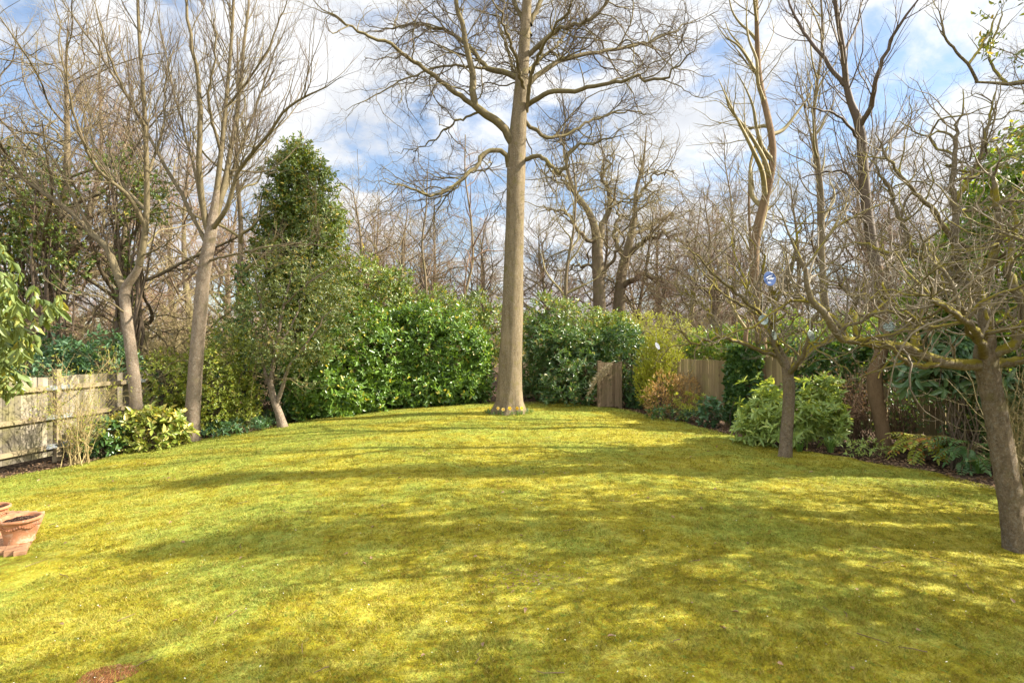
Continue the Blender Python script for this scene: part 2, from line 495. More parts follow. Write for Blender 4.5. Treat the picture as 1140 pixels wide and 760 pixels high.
M['petal_y'] = plain_mat('yellow_petals', (0.75, 0.50, 0.02), 0.5, 0.1)
M['petal_c'] = plain_mat('cream_petals', (0.78, 0.66, 0.22), 0.5, 0.1)
M['petal_o'] = plain_mat('orange_trumpet', (0.80, 0.38, 0.01), 0.5, 0.1)
M['petal_w'] = plain_mat('pale_petals', (0.74, 0.70, 0.58), 0.6, 0.1)
M['fence_l'] = wood_mat('weathered_pale_fence', (0.085, 0.072, 0.052), (0.255, 0.22, 0.165), (0.19, 0.17, 0.065), 0.65)
M['fence_lr'] = wood_mat('weathered_rail_wood', (0.13, 0.105, 0.065), (0.28, 0.22, 0.14), (0.20, 0.18, 0.06), 0.5)
M['fence_r'] = wood_mat('brown_weathered_fence', (0.15, 0.11, 0.055), (0.29, 0.22, 0.115), (0.20, 0.185, 0.055), 0.5)
M['fence_d'] = wood_mat('dark_weathered_boards', (0.09, 0.06, 0.034), (0.19, 0.135, 0.08), (0.12, 0.11, 0.04), 0.4)
M['galv'] = plain_mat('galvanised_steel', (0.62, 0.66, 0.72), 0.35, 0.15, metal=0.8)
M['terra'] = terracotta_mat('terracotta', (0.36, 0.16, 0.08))
M['terra_d'] = terracotta_mat('terracotta_relief', (0.30, 0.125, 0.06))
M['brick'] = plain_mat('mossy_worn_brick', (0.30, 0.16, 0.085), 0.9, 0.45, 7, bump=0.5)
M['stone'] = plain_mat('pale_stone', (0.55, 0.52, 0.48), 0.8, 0.2)
M['disc_blue'] = plain_mat('blue_printed_disc', (0.045, 0.085, 0.22), 0.3, 0.15, spec=0.5)
M['disc_glint_and_print'] = plain_mat('white_glint_and_print', (0.86, 0.86, 0.88), 0.25, 0.04, spec=0.5)  # sun glare on a silver disc put into the colour; also the emblem print
M['disc_silver'] = plain_mat('silver_disc', (0.30, 0.35, 0.30), 0.25, 0.25, 40, metal=0.75, spec=0.5)
M['string'] = plain_mat('pale_string', (0.5, 0.48, 0.42), 0.8)


# ------------------------------------------------------------------ branch growing
def nrm(v):
    return v / (np.linalg.norm(v, axis=-1, keepdims=True) + 1e-9)


def smooth_path(pts, n):
    pts = np.asarray(pts, float)
    if len(pts) == 2:
        return np.linspace(pts[0], pts[1], n)
    d = np.concatenate([[0], np.cumsum(np.linalg.norm(np.diff(pts[:, :3], axis=0), axis=1))])
    d /= d[-1]
    t = np.linspace(0, 1, n)
    m = np.gradient(pts, d, axis=0)
    i = np.clip(np.searchsorted(d, t, 'right') - 1, 0, len(d) - 2)
    h = (d[i + 1] - d[i])[:, None]
    s = ((t - d[i])[:, None]) / h
    return ((2 * s**3 - 3 * s**2 + 1) * pts[i] + (s**3 - 2 * s**2 + s) * h * m[i] + (-2 * s**3 + 3 * s**2) * pts[i + 1] + (s**3 - s**2) * h * m[i + 1])


def spawn(rng, pts, rad, per_m, t0=0.2, t1=1.0, ang=(35, 65), lr=(0.35, 0.6), cap=9.0, n=7, wander=0.16, up=0.06, rmul=0.6, rk=0.008, rmin=0.003, tip=0.3, zperp=0.0, fall=0.55):
    """children of a whole level of branches at once"""
    L = np.linalg.norm(np.diff(pts, axis=1), axis=2).sum(1)
    cnt = np.maximum(rng.poisson(np.clip(per_m * L * (t1 - t0), 0, 400)), 1)
    idx = np.repeat(np.arange(len(pts)), cnt)
    t = t0 + (t1 - t0) * rng.random(len(idx))
    N = pts.shape[1]
    f = t * (N - 1)
    i = np.minimum(f.astype(int), N - 2)
    wgt = (f - i)[:, None]
    p = pts[idx, i] * (1 - wgt) + pts[idx, i + 1] * wgt
    tan = nrm(pts[idx, i + 1] - pts[idx, i])
    rp = rad[idx, i] * (1 - wgt[:, 0]) + rad[idx, i + 1] * wgt[:, 0]
    q = rng.normal(size=p.shape)
    q[:, 2] += zperp
    q = nrm(q - (q * tan).sum(1, keepdims=True) * tan)
    a = np.radians(ang[0] + (ang[1] - ang[0]) * rng.random(len(idx)))[:, None]
    d = np.cos(a) * tan + np.sin(a) * q
    ln = np.minimum(L[idx] * (lr[0] + (lr[1] - lr[0]) * rng.random(len(idx))) * (1 - fall * t), cap * (0.6 + 0.4 * rng.random(len(idx))))
    r0 = np.minimum(rp * rmul, rk * ln + rmin)
    out = np.zeros((len(idx), n, 3))
    out[:, 0] = p
    step = (ln / (n - 1))[:, None]
    for j in range(1, n):
        d = nrm(d + wander * rng.normal(size=d.shape) + np.array([0, 0, up]))
        out[:, j] = out[:, j - 1] + d * step
    r = r0[:, None] * np.linspace(1, tip, n)[None]
    return out, r


def limbs_px(base_Y, specs, n=22, gnarl=0.0, rng=None):
    """limbs from (points (px, py[, dY]), r0, r1); dY is the depth away from the tree's own"""
    ps, rs = [], []
    for pts, r0, r1 in specs:
        p3 = np.array([P(q[0], q[1], base_Y + (q[2] if len(q) > 2 else 0.0)) for q in pts])
        s = smooth_path(p3, n)
        if gnarl and rng is not None:
            k = rng.normal(size=(n, 3)) * gnarl
            k[0] = 0
            s = s + k * np.linspace(0.3, 1, n)[:, None]
        ps.append(s)
        rs.append(np.linspace(r0, r1, n) * (1 - 0.65 * ss(0.72, 1.0, np.linspace(0, 1, n))))
    return np.array(ps), np.array(rs)


def trunk_geo(path, radii, k=20, n=48, flare=0.35, lump=0.05, seed=0, flare_h=0.55):
    rng = np.random.default_rng(seed)
    g = Geo()
    s = smooth_path(np.column_stack([np.asarray(path, float), np.asarray(radii, float)]), n)
    pts, rad = s[:, :3], s[:, 3]
    t = nrm(np.gradient(pts, axis=0))
    ref = np.array([0.0, -1.0, 0.0])
    u = nrm(ref - (t @ ref)[:, None] * t)
    v = np.cross(t, u)
    a = np.arange(k) * 2 * math.pi / k
    h = pts[:, 2] - pts[0, 2]
    rr = rad[:, None] * np.ones(k)[None]
    nb = rng.integers(4, 7)
    ph = rng.random() * 6.28
    fl = flare * np.exp(-np.maximum(h, 0) / (flare_h * 0.45))
    rr = rr * (1 + fl[:, None] * (0.62 + 0.38 * np.cos(nb * a + ph)[None]))
    for m in range(2, 5):
        p0, p1 = rng.random(2) * 6.28
        rr = rr * (1 + lump / m * 1.5 * np.cos(m * a[None] + p0 + 0.8 * np.sin(h * (0.6 + 0.4 * m) + p1)[:, None]))
    rr = rr * (1 + lump * 0.25 * rng.normal(size=rr.shape))
    ring = pts[:, None] + rr[..., None] * (np.cos(a)[None, :, None] * u[:, None] + np.sin(a)[None, :, None] * v[:, None])
    idx = np.arange(n * k).reshape(n, k)
    f = np.stack([idx[:-1], np.roll(idx[:-1], -1, 1), np.roll(idx[1:], -1, 1), idx[1:]], -1).reshape(-1, 4)
    g.add(ring.reshape(-1, 3), f)
    return g, pts, rad


def grow_crown(rng, lp, lr_, levels):
    """list of (pts, rad) per level below the limbs"""
    out = []
    p, r = lp, lr_
    for kw in levels:
        p, r = spawn(rng, p, r, **kw)
        out.append((p, r))
    return out


def bare_tree(name, label, cat, base, path, radii, lp, lr_, levels, mats, seed, group=None, k=18, flare=0.35, extra=None, sides=(8, 4, 3, 3, 3), twig_from=1, lump=0.05, trunk_from=0.55, split=None):
    """thing > trunk, crown (limbs), twigs"""
    rng = np.random.default_rng(seed)
    root = thing(name, label, cat, base, group)
    if split:
        full = smooth_path(np.column_stack([np.array([np.asarray(q, float) for q in path]), radii]), 80)
        dd = np.linalg.norm(full[:, :3] - np.asarray(path[split], float), axis=1)
        ks = int(np.argmin(dd))
        lead = smooth_path(full[ks:], lp.shape[1])
        lp = np.concatenate([lp, lead[None, :, :3]])
        lr_ = np.concatenate([lr_, lead[None, :, 3]])
        g, tp, tr = trunk_geo(full[:ks + 1, :3], full[:ks + 1, 3], k=k, seed=seed, flare=flare, lump=lump)
        trunk_from = 0.97
    else:
        g, tp, tr = trunk_geo(path, radii, k=k, seed=seed, flare=flare, lump=lump)
    g.build('trunk', mats[0], root, base)
    cr = Geo()
    cr.tubes(lp, lr_, sides[0])
    nl = lp.shape[1]
    k0 = min(int(len(tp) * trunk_from), len(tp) - 4)
    tpos = smooth_path(np.column_stack([tp[k0:], tr[k0:] * 0.8]), nl)
    lv = grow_crown(rng, np.concatenate([lp, tpos[None, :, :3]]), np.concatenate([lr_, tpos[None, :, 3]]), levels)
    for i in range(twig_from):
        cr.tubes(lv[i][0], lv[i][1], sides[1])
    tw = cr if sum(len(q[0]) for q in lv[twig_from:]) < 1500 else Geo()
    for i in range(twig_from, len(lv)):
        tw.tubes(lv[i][0], lv[i][1], sides[min(i + 1, 4)])
    co = cr.build('crown', mats[2] if tw is cr else mats[1], root, base)
    if tw is not cr:
        tw.build('twigs', mats[2], co, base)
    return root, lv


# ------------------------------------------------------------------ foliage
def leaves(g, base, d, nv, ln, wd, fold=0.25, curl=0.0):
    """N leaves: base point, direction, blade normal, length, width"""
    d = nrm(d)
    s = nrm(np.cross(d, nv))
    n_ = np.cross(s, d)
    ln = np.broadcast_to(ln, (len(base),))[:, None]
    wd = np.broadcast_to(wd, (len(base),))[:, None]
    lift = n_ * wd * fold
    dro = -n_ * ln * curl
    v0 = base
    r1 = base + d * ln * 0.32 + s * wd * 0.48 + lift
    r2 = base + d * ln * 0.70 + s * wd * 0.38 + lift + dro * 0.45
    tp = base + d * ln + dro
    l2 = base + d * ln * 0.70 - s * wd * 0.38 + lift + dro * 0.45
    l1 = base + d * ln * 0.32 - s * wd * 0.48 + lift
    v = np.stack([v0, r1, r2, tp, l2, l1], 1).reshape(-1, 3)
    o = (np.arange(len(base)) * 6)[:, None]
    g.add(v, np.concatenate([o + np.array([0, 1, 2, 3]), o + np.array([0, 3, 4, 5])]))


def shoot_leaves(rng, g, pos, sdir, nleaf, slen, ln, wd, splay=(40, 75), droop=0.0, fold=0.25, curl=0.12, size_var=0.5):
    """nleaf leaves spiralling up each shoot"""
    S = len(pos)
    sdir = nrm(sdir)
    q = nrm(np.cross(sdir, rng.normal(size=sdir.shape)))
    q2 = np.cross(sdir, q)
    j = np.tile(np.arange(nleaf), S)
    i = np.repeat(np.arange(S), nleaf)
    az = j * 2.39996 + rng.random(S)[i] * 6.28 + rng.normal(size=len(i)) * 0.3
    radial = np.cos(az)[:, None] * q[i] + np.sin(az)[:, None] * q2[i]
    fr = (j + 0.5) / nleaf
    a = np.radians(splay[1] + (splay[0] - splay[1]) * fr + rng.normal(size=len(i)) * 10)[:, None]
    d = np.cos(a) * sdir[i] + np.sin(a) * radial
    d[:, 2] -= droop
    base = pos[i] + sdir[i] * (fr * slen)[:, None]
    nv = np.sin(a) * sdir[i] - np.cos(a) * radial + rng.normal(size=d.shape) * 0.25
    sz = 1 + size_var * (rng.random(len(i)) - 0.5) * 2
    leaves(g, base, d, nv, ln * sz, wd * sz, fold, curl)


def ell_points(rng, ells, dens, inner=0.35, lump=0.16, zmin=None, cull=0.55):
    """points and outward normals over lumpy ellipsoids (centre, radii)"""
    Ps, Ns = [], []
    for c, r in ells:
        c, r = np.asarray(c, float), np.asarray(r, float)
        a, b, d = r
        area = 4 * math.pi * (((a * b)**1.6 + (a * d)**1.6 + (b * d)**1.6) / 3)**(1 / 1.6)
        N = max(8, int(area * dens))
        u = nrm(rng.normal(size=(N, 3)))
        ph = rng.random(9) * 6.28
        lm = np.zeros(N)
        for m in range(3):
            fr = rng.normal(size=3) * (3.0 + 2.5 * m)
            lm += np.sin(u @ fr + ph[m]) / (1 + 0.4 * m)
        k = 1 - inner * rng.random(N)**1.6 + lump * lm * 0.6
        p = c + u * r * k[:, None]
        nn = nrm(u / r)
        keep = p[:, 2] > (gz(p[:, 0], p[:, 1]) + 0.03 if zmin is None else zmin)
        for c2, r2 in ells:
            if c2 is c:
                continue
            q = np.linalg.norm((p - np.asarray(c2)) / np.asarray(r2), axis=1)
            keep &= (q > cull) | (q < 1e-6)
        Ps.append(p[keep])
        Ns.append(nn[keep])
    return np.concatenate(Ps), np.concatenate(Ns)


def stems_geo(rng, base, tips, r0=0.018, r1=0.004, n=7, spread=0.12, wob=0.05):
    g = Geo()
    B = len(tips)
    b = np.asarray(base) + np.column_stack([rng.normal(size=(B, 2)) * spread, np.full(B, -0.03)])
    t = np.linspace(0, 1, n)[None, :, None]
    mid = b + (tips - b) * np.array([0.35, 0.35, 0.65])
    p = (1 - t)**2 * b[:, None] + 2 * t * (1 - t) * mid[:, None] + t**2 * tips[:, None]
    p[:, 1:-1] += rng.normal(size=(B, n - 2, 3)) * wob
    g.tubes(p, np.linspace(r0, r1, n)[None] * (0.6 + 0.7 * rng.random((B, 1))), 5)
    return g


def shrub(name, label, cat, base, ells, mat, dens, nleaf, slen, ln, wd, seed, stem_mat=None, nstem=14, upw=0.6, jit=0.5, inner=0.35, lump=0.16, droop=0.0, splay=(40, 75), group=None, stem_r=0.018, fold=0.25, curl=0.12, zmin=None, spread=0.12):
    """thing > foliage, stems"""
    rng = np.random.default_rng(seed)
    root = thing(name, label, cat, base, group)
    p, nn = ell_points(rng, ells, dens, inner, lump, zmin)
    sd_ = nrm(nn + np.array([0, 0, upw]) + jit * rng.normal(size=p.shape))
    g = Geo()
    shoot_leaves(rng, g, p, sd_, nleaf, slen, ln, wd, splay, droop, fold, curl)
    g.build('foliage', mat, root, base)
    tips = p[rng.integers(0, len(p), nstem)]
    stems_geo(rng, base, tips, stem_r, stem_r * 0.25, spread=spread).build('stems', stem_mat or M['bark_dark'], root, base)
    return root


def E(px, py, Y, hw, hh, dep):
    """ellipsoid from its centre pixel, depth, half width and half height in pixels, half depth in metres"""
    return (P(px, py, Y), np.array([hw / FPX * Y, dep, hh / FPX * Y]))


# ------------------------------------------------------------------ ground, lawn, grass
def edge(pts):
    a = np.array([G(*p)[:2] for p in pts])
    return a[np.argsort(a[:, 1])]


LE = edge([(0, 531), (80, 518.5), (150, 502), (213, 491), (270, 481), (330, 470), (400, 460), (470, 453), (545, 448.5)])
RE = edge([(640, 448.5), (700, 456), (760, 470), (830, 488), (900, 503), (960, 513), (1020, 522), (1100, 541), (1140, 552)])
YF = min(LE[-1, 1], RE[-1, 1])


def xl(Y):
    return np.interp(Y, np.concatenate([[-6, LE[0, 1] - 2], LE[:, 1]]), np.concatenate([[-9.5, -9.0], LE[:, 0]]))


def xr(Y):
    return np.interp(Y, np.concatenate([[-6, RE[0, 1] - 2], RE[:, 1]]), np.concatenate([[8.2, 7.9], RE[:, 0]]))


# one sheet to the horizon
def axis(near, far, step):
    a = np.arange(-near, near + 1e-6, step)
    tail = near * np.geomspace(1.15, far / near, 22)
    return np.concatenate([-tail[::-1], a, tail])


ax = axis(26, 900, 0.5)
gx, gy = np.meshgrid(ax, ax + 14)
g = Geo()
rngg = np.random.default_rng(1)
g.grid(np.stack([gx, gy, gz(gx, gy) - 0.05 + rngg.normal(size=gx.shape) * 0.012], -1))
kind(g.build('ground', M['soil']), 'structure')

rows = np.concatenate([np.arange(-6, 2.5, 0.35), np.arange(2.5, YF + 0.05, 0.09)])
sx = np.linspace(0, 1, 150)
rnge = np.random.default_rng(2)
jl = np.convolve(rnge.normal(size=len(rows) + 6), np.ones(7) / 7, 'valid') * 0.16
jr = np.convolve(rnge.normal(size=len(rows) + 6), np.ones(7) / 7, 'valid') * 0.22
XL, XR = xl(rows) + jl, xr(rows) + jr
gx = XL[:, None] + (XR - XL)[:, None] * sx[None]
gx = np.concatenate([gx[:, :1] - 0.03, gx, gx[:, -1:] + 0.03], 1)
gy = np.repeat(rows[:, None], gx.shape[1], 1)
lz = gz(gx, gy) + rnge.normal(size=gx.shape) * 0.004
lz[:, 0] -= 0.09
lz[:, -1] -= 0.09
lz[-1] -= 0.07
g = Geo()
g.grid(np.stack([gx, gy, lz], -1))
kind(g.build('lawn', M['lawn']), 'structure')


def blades(rng, y0, y1, per_m2, h, wd, lean):
    half = 0.98
    N = int(per_m2 * (y1 - y0) * half * (y0 + y1))
    Y = np.sqrt(y0**2 + (y1**2 - y0**2) * rng.random(N))
    X = (rng.random(N) * 2 - 1) * half * Y
    k = (X > xl(Y) - 0.04) & (X < xr(Y) + 0.04) & ~((X < -4.35) & (Y < 5.62) & (Y > 4.7))
    # worn, thin spots
    k &= ~(np.hypot((X - 0.12) / 0.34, (Y - 4.47) / 0.22) + 0.35 * rng.normal(size=N) < 0.8)
    k &= ~(np.hypot((X + 2.42) / 0.15, (Y - 3.19) / 0.11) < 0.9)
    X, Y = X[k], Y[k]
    N = len(X)
    clump = 0.55 + 0.45 * (0.5 + 0.5 * np.sin(X * 9.1 + 2 * np.sin(Y * 6.3)) * np.sin(Y * 8.7 + 2 * np.sin(X * 5.1)))
    hh = h * clump * (0.55 + 0.9 * rng.random(N)**2)
    a = rng.random(N) * 6.28
    b = np.column_stack([X, Y, gz(X, Y) - 0.004])
    s = np.column_stack([np.cos(a), np.sin(a), np.zeros(N)]) * (wd * (0.6 + 0.8 * rng.random(N)))[:, None] / 2
    la = rng.random(N) * 6.28
    tip = b + np.column_stack([np.cos(la) * lean * hh, np.sin(la) * lean * hh, hh])
    return np.stack([b - s, b + s, tip], 1).reshape(-1, 3), np.arange(3 * N).reshape(-1, 3)


rb = np.random.default_rng(5)
g = Geo()
g.add(*blades(rb, 2.6, 5.0, 11000, 0.028, 0.006, 0.9))
g.add(*blades(rb, 5.0, 8.5, 4200, 0.028, 0.009, 0.8))
g.add(*blades(rb, 8.5, 17.6, 1300, 0.032, 0.016, 0.8))
# taller green tufts
NT_ = 520
tx, ty = (rb.random(NT_) * 2 - 1), 2.9 + 9 * rb.random(NT_)**1.4
tx = tx * 0.9 * ty
tx = np.concatenate([tx, -2.42 + 0.22 * np.cos(np.arange(14) * .45), 0.45 * rb.normal(size=6) - 1.2])
ty = np.concatenate([ty, 3.19 + 0.16 * np.sin(np.arange(14) * .45), 3.75 + .12 * rb.normal(size=6)])
kk = (tx > xl(ty) + 0.1) & (tx < xr(ty) - 0.1)
for X, Y in zip(tx[kk], ty[kk]):
    n = rb.integers(25, 70)
    a = rb.random(n) * 6.28
    rr = rb.random(n)**0.5 * 0.10
    bx = np.column_stack([X + np.cos(a) * rr * 1.6, Y + np.sin(a) * rr, np.zeros(n)])
    bx[:, 2] = gz(bx[:, 0], bx[:, 1]) - 0.004
    a2 = rb.random(n) * 6.28
    s = np.column_stack([np.cos(a2), np.sin(a2), 0 * a2]) * 0.0022
    la = rb.random(n) * 6.28
    hh = (0.02 + 0.045 * rb.random(n)) * (0.5 + 0.8 * rb.random())
    tip = bx + np.column_stack([np.cos(la) * hh * .7, np.sin(la) * hh * .7, hh])
    g.add(np.stack([bx - s, bx + s, tip], 1).reshape(-1, 3), np.arange(3 * n).reshape(-1, 3))
kind(g.build('grass', M['blade'], smooth=False), 'stuff')

# fallen pale petals and dry leaves on the lawn
for nm, mt, N, sz in (('fallen_petals', 'petal_w', 420, 0.011), ('fallen_leaves', 'l_dead', 110, 0.05)):
    Y = 2.8 + 10 * rb.random(N)**1.6
    X = (rb.random(N) * 2 - 1) * 0.95 * Y
    k = (X > xl(Y)) & (X < xr(Y))
    X, Y = X[k], Y[k]
    n = len(X)
    d = nrm(np.column_stack([rb.normal(size=(n, 2)), rb.normal(size=n) * 0.15]))
    nv = nrm(np.column_stack([rb.normal(size=(n, 2)) * 0.35, np.ones(n)]))
    g = Geo()
    leaves(g, np.column_stack([X, Y, gz(X, Y) + 0.018]), d, nv, sz * (0.6 + 0.8 * rb.random(n)), sz * 0.55, 0.2, 0.25)
    kind(g.build(nm, M[mt]), 'stuff')
# a worn spot with scraps of dead moss, and fallen twigs
g = Geo()
n = 170
X, Y = 0.12 + 0.20 * rb.normal(size=n), 4.47 + 0.12 * rb.normal(size=n)
d = nrm(np.column_stack([rb.normal(size=(n, 2)), rb.normal(size=n) * .3]))
leaves(g, np.column_stack([X, Y, gz(X, Y) + .006]), d, nrm(np.column_stack([rb.normal(size=(n, 2)) * .4, np.ones(n)])), .022 * (.5 + rb.random(n)), .010, .2, .2)
kind(g.build('dead_moss_scraps', M['l_dead']), 'stuff')
g = Geo()
for i in range(90):
    Y = 2.9 + 9 * rb.random()**1.3
    X = (rb.random() * 2 - 1) * .92 * Y
    if not xl(Y) < X < xr(Y):
        continue
    a, L = rb.random() * 6.28, .05 + .16 * rb.random()
    t = np.linspace(-.5, .5, 5)
    xs, ys = X + math.cos(a) * t * L + rb.normal(size=5) * .006, Y + math.sin(a) * t * L + rb.normal(size=5) * .006
    g.tubes(np.column_stack([xs, ys, gz(xs, ys) + .018]), np.linspace(.0035, .0018, 5), 5)
kind(g.build('fallen_twigs', M['twig_brown']), 'stuff')
# litter on the beds
g = Geo()
for sgn, e in ((-1, LE), (1, RE)):
    n = 1500
    Y = e[0, 1] + (e[-1, 1] - e[0, 1]) * rb.random(n)
    X = (xl(Y) if sgn < 0 else xr(Y)) + sgn * (0.05 + 1.1 * rb.random(n))
    d = nrm(np.column_stack([rb.normal(size=(n, 2)), rb.normal(size=n) * 0.3]))
    nv = nrm(np.column_stack([rb.normal(size=(n, 2)) * 0.5, np.ones(n)]))
    leaves(g, np.column_stack([X, Y, gz(X, Y) - 0.03]), d, nv, 0.05 * (0.5 + rb.random(n)), 0.028, 0.2, 0.3)
kind(g.build('leaf_litter', M['l_dead']), 'stuff')

# bare oval of red soil at the near left
c = G(118, 752)
g = Geo()
k = 28
a = np.arange(k) * 2 * math.pi / k
for_r = []
for q in (1.0, 0.75, 0.5, 0.25, 0.02):
    x = c[0] + np.cos(a) * 0.17 * q * (1 + 0.12 * np.sin(3 * a + 1))
    y = c[1] + np.sin(a) * 0.12 * q * (1 + 0.15 * np.sin(2 * a))
    for_r.append(np.stack([x, y, gz(x, y) + 0.004 + 0.014 * (1 - q * q) + rb.normal(size=k) * 0.003], -1))
fr = np.array(for_r)
fr = np.concatenate([fr, fr[:, :1]], 1)
g.grid(fr[:, ::-1])
kind(g.build('soil_patch', M['redsoil']), 'structure')

# ------------------------------------------------------------------ fences
def plank_fence(name, label, nodes, top_h, bot, mats, post_h, rail_hs, side, seed, plank=0.105, brackets=False, jitter=0.006):
    """feather-edged board fence on posts along a line of ground points; side = which side the rails show (+1 = left of the run)"""
    rng = np.random.default_rng(seed)
    nodes = [np.asarray(n, float) for n in nodes]
    root = thing(name, label, 'fence', nodes[0])
    o = nodes[0]
    for a, b in zip(nodes[:-1], nodes[1:]):
        d = (b - a)[:2]
        L = np.linalg.norm(d)
        d = d / L
        nv = np.array([-d[1], d[0]]) * side
        rz = math.atan2(d[1], d[0])
        g = Geo()
        s = 0.06
        while s < L - 0.06:
            wd = plank * (0.93 + 0.14 * rng.random())
            x = a[:2] + d * (s + wd / 2) - nv * 0.03
            z0 = a[2] + (b[2] - a[2]) * (s / L)
            h = top_h + rng.normal() * jitter
            g.box((x[0], x[1], z0 + bot + (h - bot) / 2), (wd * 0.955, 0.014, h - bot), rz, rng.normal() * 0.004, rng.normal() * 0.004)
            s += wd
        g.build('panel', mats[0], root, o, smooth=False)
        for rh in rail_hs:
            g = Geo()
            p0 = np.array([*(a[:2] + d * 0.04 + nv * 0.018), a[2] + rh])
            p1 = np.array([*(b[:2] - d * 0.04 + nv * 0.018), b[2] + rh])
            g.beam(p0, p1, 0.085, 0.07)
            ro = g.build('rail', mats[1], root, o, smooth=False)
            if brackets:
                for pp, q in ((p1, -1), (p0, 1)):
                    g = Geo()
                    e0 = pp + np.array([*(nv * 0.04), 0])
                    g.beam(e0, e0 + np.array([*(d * 0.22 * q), 0]), 0.075, 0.004)
                    g.beam(e0 + np.array([*(-nv * 0.04), 0.043]), e0 + np.array([*(d * 0.2 * q - nv * 0.04), 0.043]), 0.004, 0.075, (0, 0, 1))
                    g.build('bracket', M['galv'], ro, o, smooth=False)
    for q in nodes:
        g = Geo()
        g.box((q[0], q[1], q[2] + post_h / 2 - 0.1), (0.10, 0.10, post_h + 0.2), math.atan2(d[1], d[0]))
        g.box((q[0], q[1], q[2] + post_h + 0.012), (0.115, 0.115, 0.022), math.atan2(d[1], d[0]))
        g.build('post', mats[1], root, o, smooth=False)
    return root


def FP(px, Y, z=None):
    q = GY(px, Y)
    if z is not None:
        q[2] = z
    return q


plank_fence('wooden_fence', 'pale sunlit board fence with three rails and metal brackets on the left', [(-9.5, 8.1, -0.36), (-9.12, 10.8, -0.36), (-8.75, 12.5, -0.36), (-8.5, 14.8, -0.4)],
            1.66, 0.09, (M['fence_l'], M['fence_lr']), 1.78, (0.28, 0.86, 1.44), -1, 11, brackets=True)
plank_fence('wooden_fence', 'brown close-boarded fence panel behind the bronze shrub at the far right', [FP(757, 15.4), FP(810, 13.8)], 1.60, 0.04, (M['fence_r'], M['fence_r']), 1.5, (0.4, 1.2), 1, 12, plank=0.09)
plank_fence('wooden_fence', 'tall dark fence section hung with ivy beside the far brown panel', [FP(812, 13.75), FP(842, 13.0), FP(880, 12.3)], 1.72, 0.04, (M['fence_r'], M['fence_r']), 1.7, (0.4, 1.2), 1, 13, plank=0.09)
plank_fence('wooden_fence', 'low brown board fence under the large-leaved shrub on the right', [FP(985, 11.5), FP(1050, 10.8), FP(1110, 10.1), FP(1180, 9.4)], 1.42, 0.04, (M['fence_r'], M['fence_r']), 1.3, (0.3, 1.0), 1, 14, plank=0.10)
plank_fence('wooden_fence', 'short weathered board screen standing among the dark evergreens at the far end', [FP(667, 16.3), FP(690, 16.5)], 1.36, 0.02, (M['fence_d'], M['fence_d']), 1.38, (0.4, 1.1), 1, 15, plank=0.09)

# ------------------------------------------------------------------ the tall tree in the middle
TY = 15.3
b0 = G(567, 459)
TY = b0[1]
path = [P(567, 459, TY), P(568.5, 400, TY), P(571, 330, TY), P(573, 250, TY), P(576, 160, TY), P(580, 100, TY), P(584, 45, TY), P(588, -20, TY), P(592, -110, TY), P(598, -230, TY)]
path[0][2] -= 0.06
rad = [0.37, 0.325, 0.29, 0.265, 0.245, 0.195, 0.155, 0.12, 0.08, 0.03]
rng = np.random.default_rng(21)
spec = [
    ([(574, 168), (560, 142, -.2), (545, 130, -.4), (530, 119, -.6), (525, 75, -.8), (514, 30, -1.0), (505, -25, -1.2), (500, -80, -1.3)], 0.15, 0.03),
    ([(530, 119, -.6), (505, 101, -.9), (472, 76, -1.3), (446, 56, -1.7), (405, 37, -2.2), (360, 14, -2.6), (335, 2, -2.8)], 0.085, 0.018),
    ([(566, 186), (563, 172, -.2), (545, 168, -.4), (526, 190, -.7), (506, 207, -1.0), (485, 219, -1.3), (456, 209, -1.7), (425, 203, -2.0), (405, 200, -2.2)], 0.085, 0.014),
    ([(579, 88), (560, 80, .3), (545, 78, .5), (530, 60, .8), (505, 40, 1.2), (468, 28, 1.7), (430, 33, 2.2), (395, 40, 2.6)], 0.10, 0.015),
    ([(545, 78, .5), (500, 73, .2), (452, 88, -.2), (402, 114, -.6), (368, 127, -.9)], 0.045, 0.01),
    ([(535, 124, -.5), (505, 138, -.2), (470, 163, .2), (430, 172, .5)], 0.04, 0.01),
    ([(584, 178), (600, 174, -.3), (624, 191, -.6), (640, 165, -.8), (668, 158, -1.1), (712, 148, -1.5)], 0.075, 0.012),
    ([(585, 135), (606, 152, .3), (630, 150, .7), (662, 133, 1.2), (702, 125, 1.7), (745, 126, 2.2)], 0.065, 0.012),
    ([(586, 118), (610, 103, -.4), (650, 100, -.9), (692, 88, -1.5), (745, 84, -2.1), (774, 52, -2.5), (800, 24, -2.8)], 0.085, 0.014),
    ([(584, 98), (618, 70, .4), (660, 60, .9), (710, 50, 1.5), (760, 30, 2.0), (798, 8, 2.4)], 0.09, 0.016),
    ([(588, 62), (625, 32, -.4), (658, 22, -.8), (690, -18, -1.1), (705, -60, -1.3)], 0.085, 0.018),
    ([(590, 40), (572, 0, .5), (556, -50, .9), (545, -120, 1.2)], 0.085, 0.02),
    ([(590, 28), (608, -12, .4), (628, -70, .8), (640, -140, 1.1)], 0.085, 0.02),
    ([(586, 105), (572, 60, -.9), (560, 25, -1.5), (540, -25, -2.0)], 0.07, 0.016),
    ([(586, 125), (596, 70, -1.0), (612, 40, -1.8), (640, 0, -2.6), (660, -40, -3.2)], 0.075, 0.016),
    ([(586, 95), (575, 85, 1.2), (560, 40, 2.3), (550, 5, 3.2)], 0.08, 0.016),
    ([(588, 80), (605, 62, 1.2), (625, 45, 2.2), (645, 5, 3.2)], 0.07, 0.016),
    ([(584, 150), (600, 190, .6), (612, 230, 1.0), (608, 270, 1.2)], 0.022, 0.006),
    ([(570, 200), (556, 225, .4), (548, 262, .7), (552, 300, .8)], 0.018, 0.005),
]
lp, lr_ = limbs_px(TY, spec, 30, 0.045, rng)
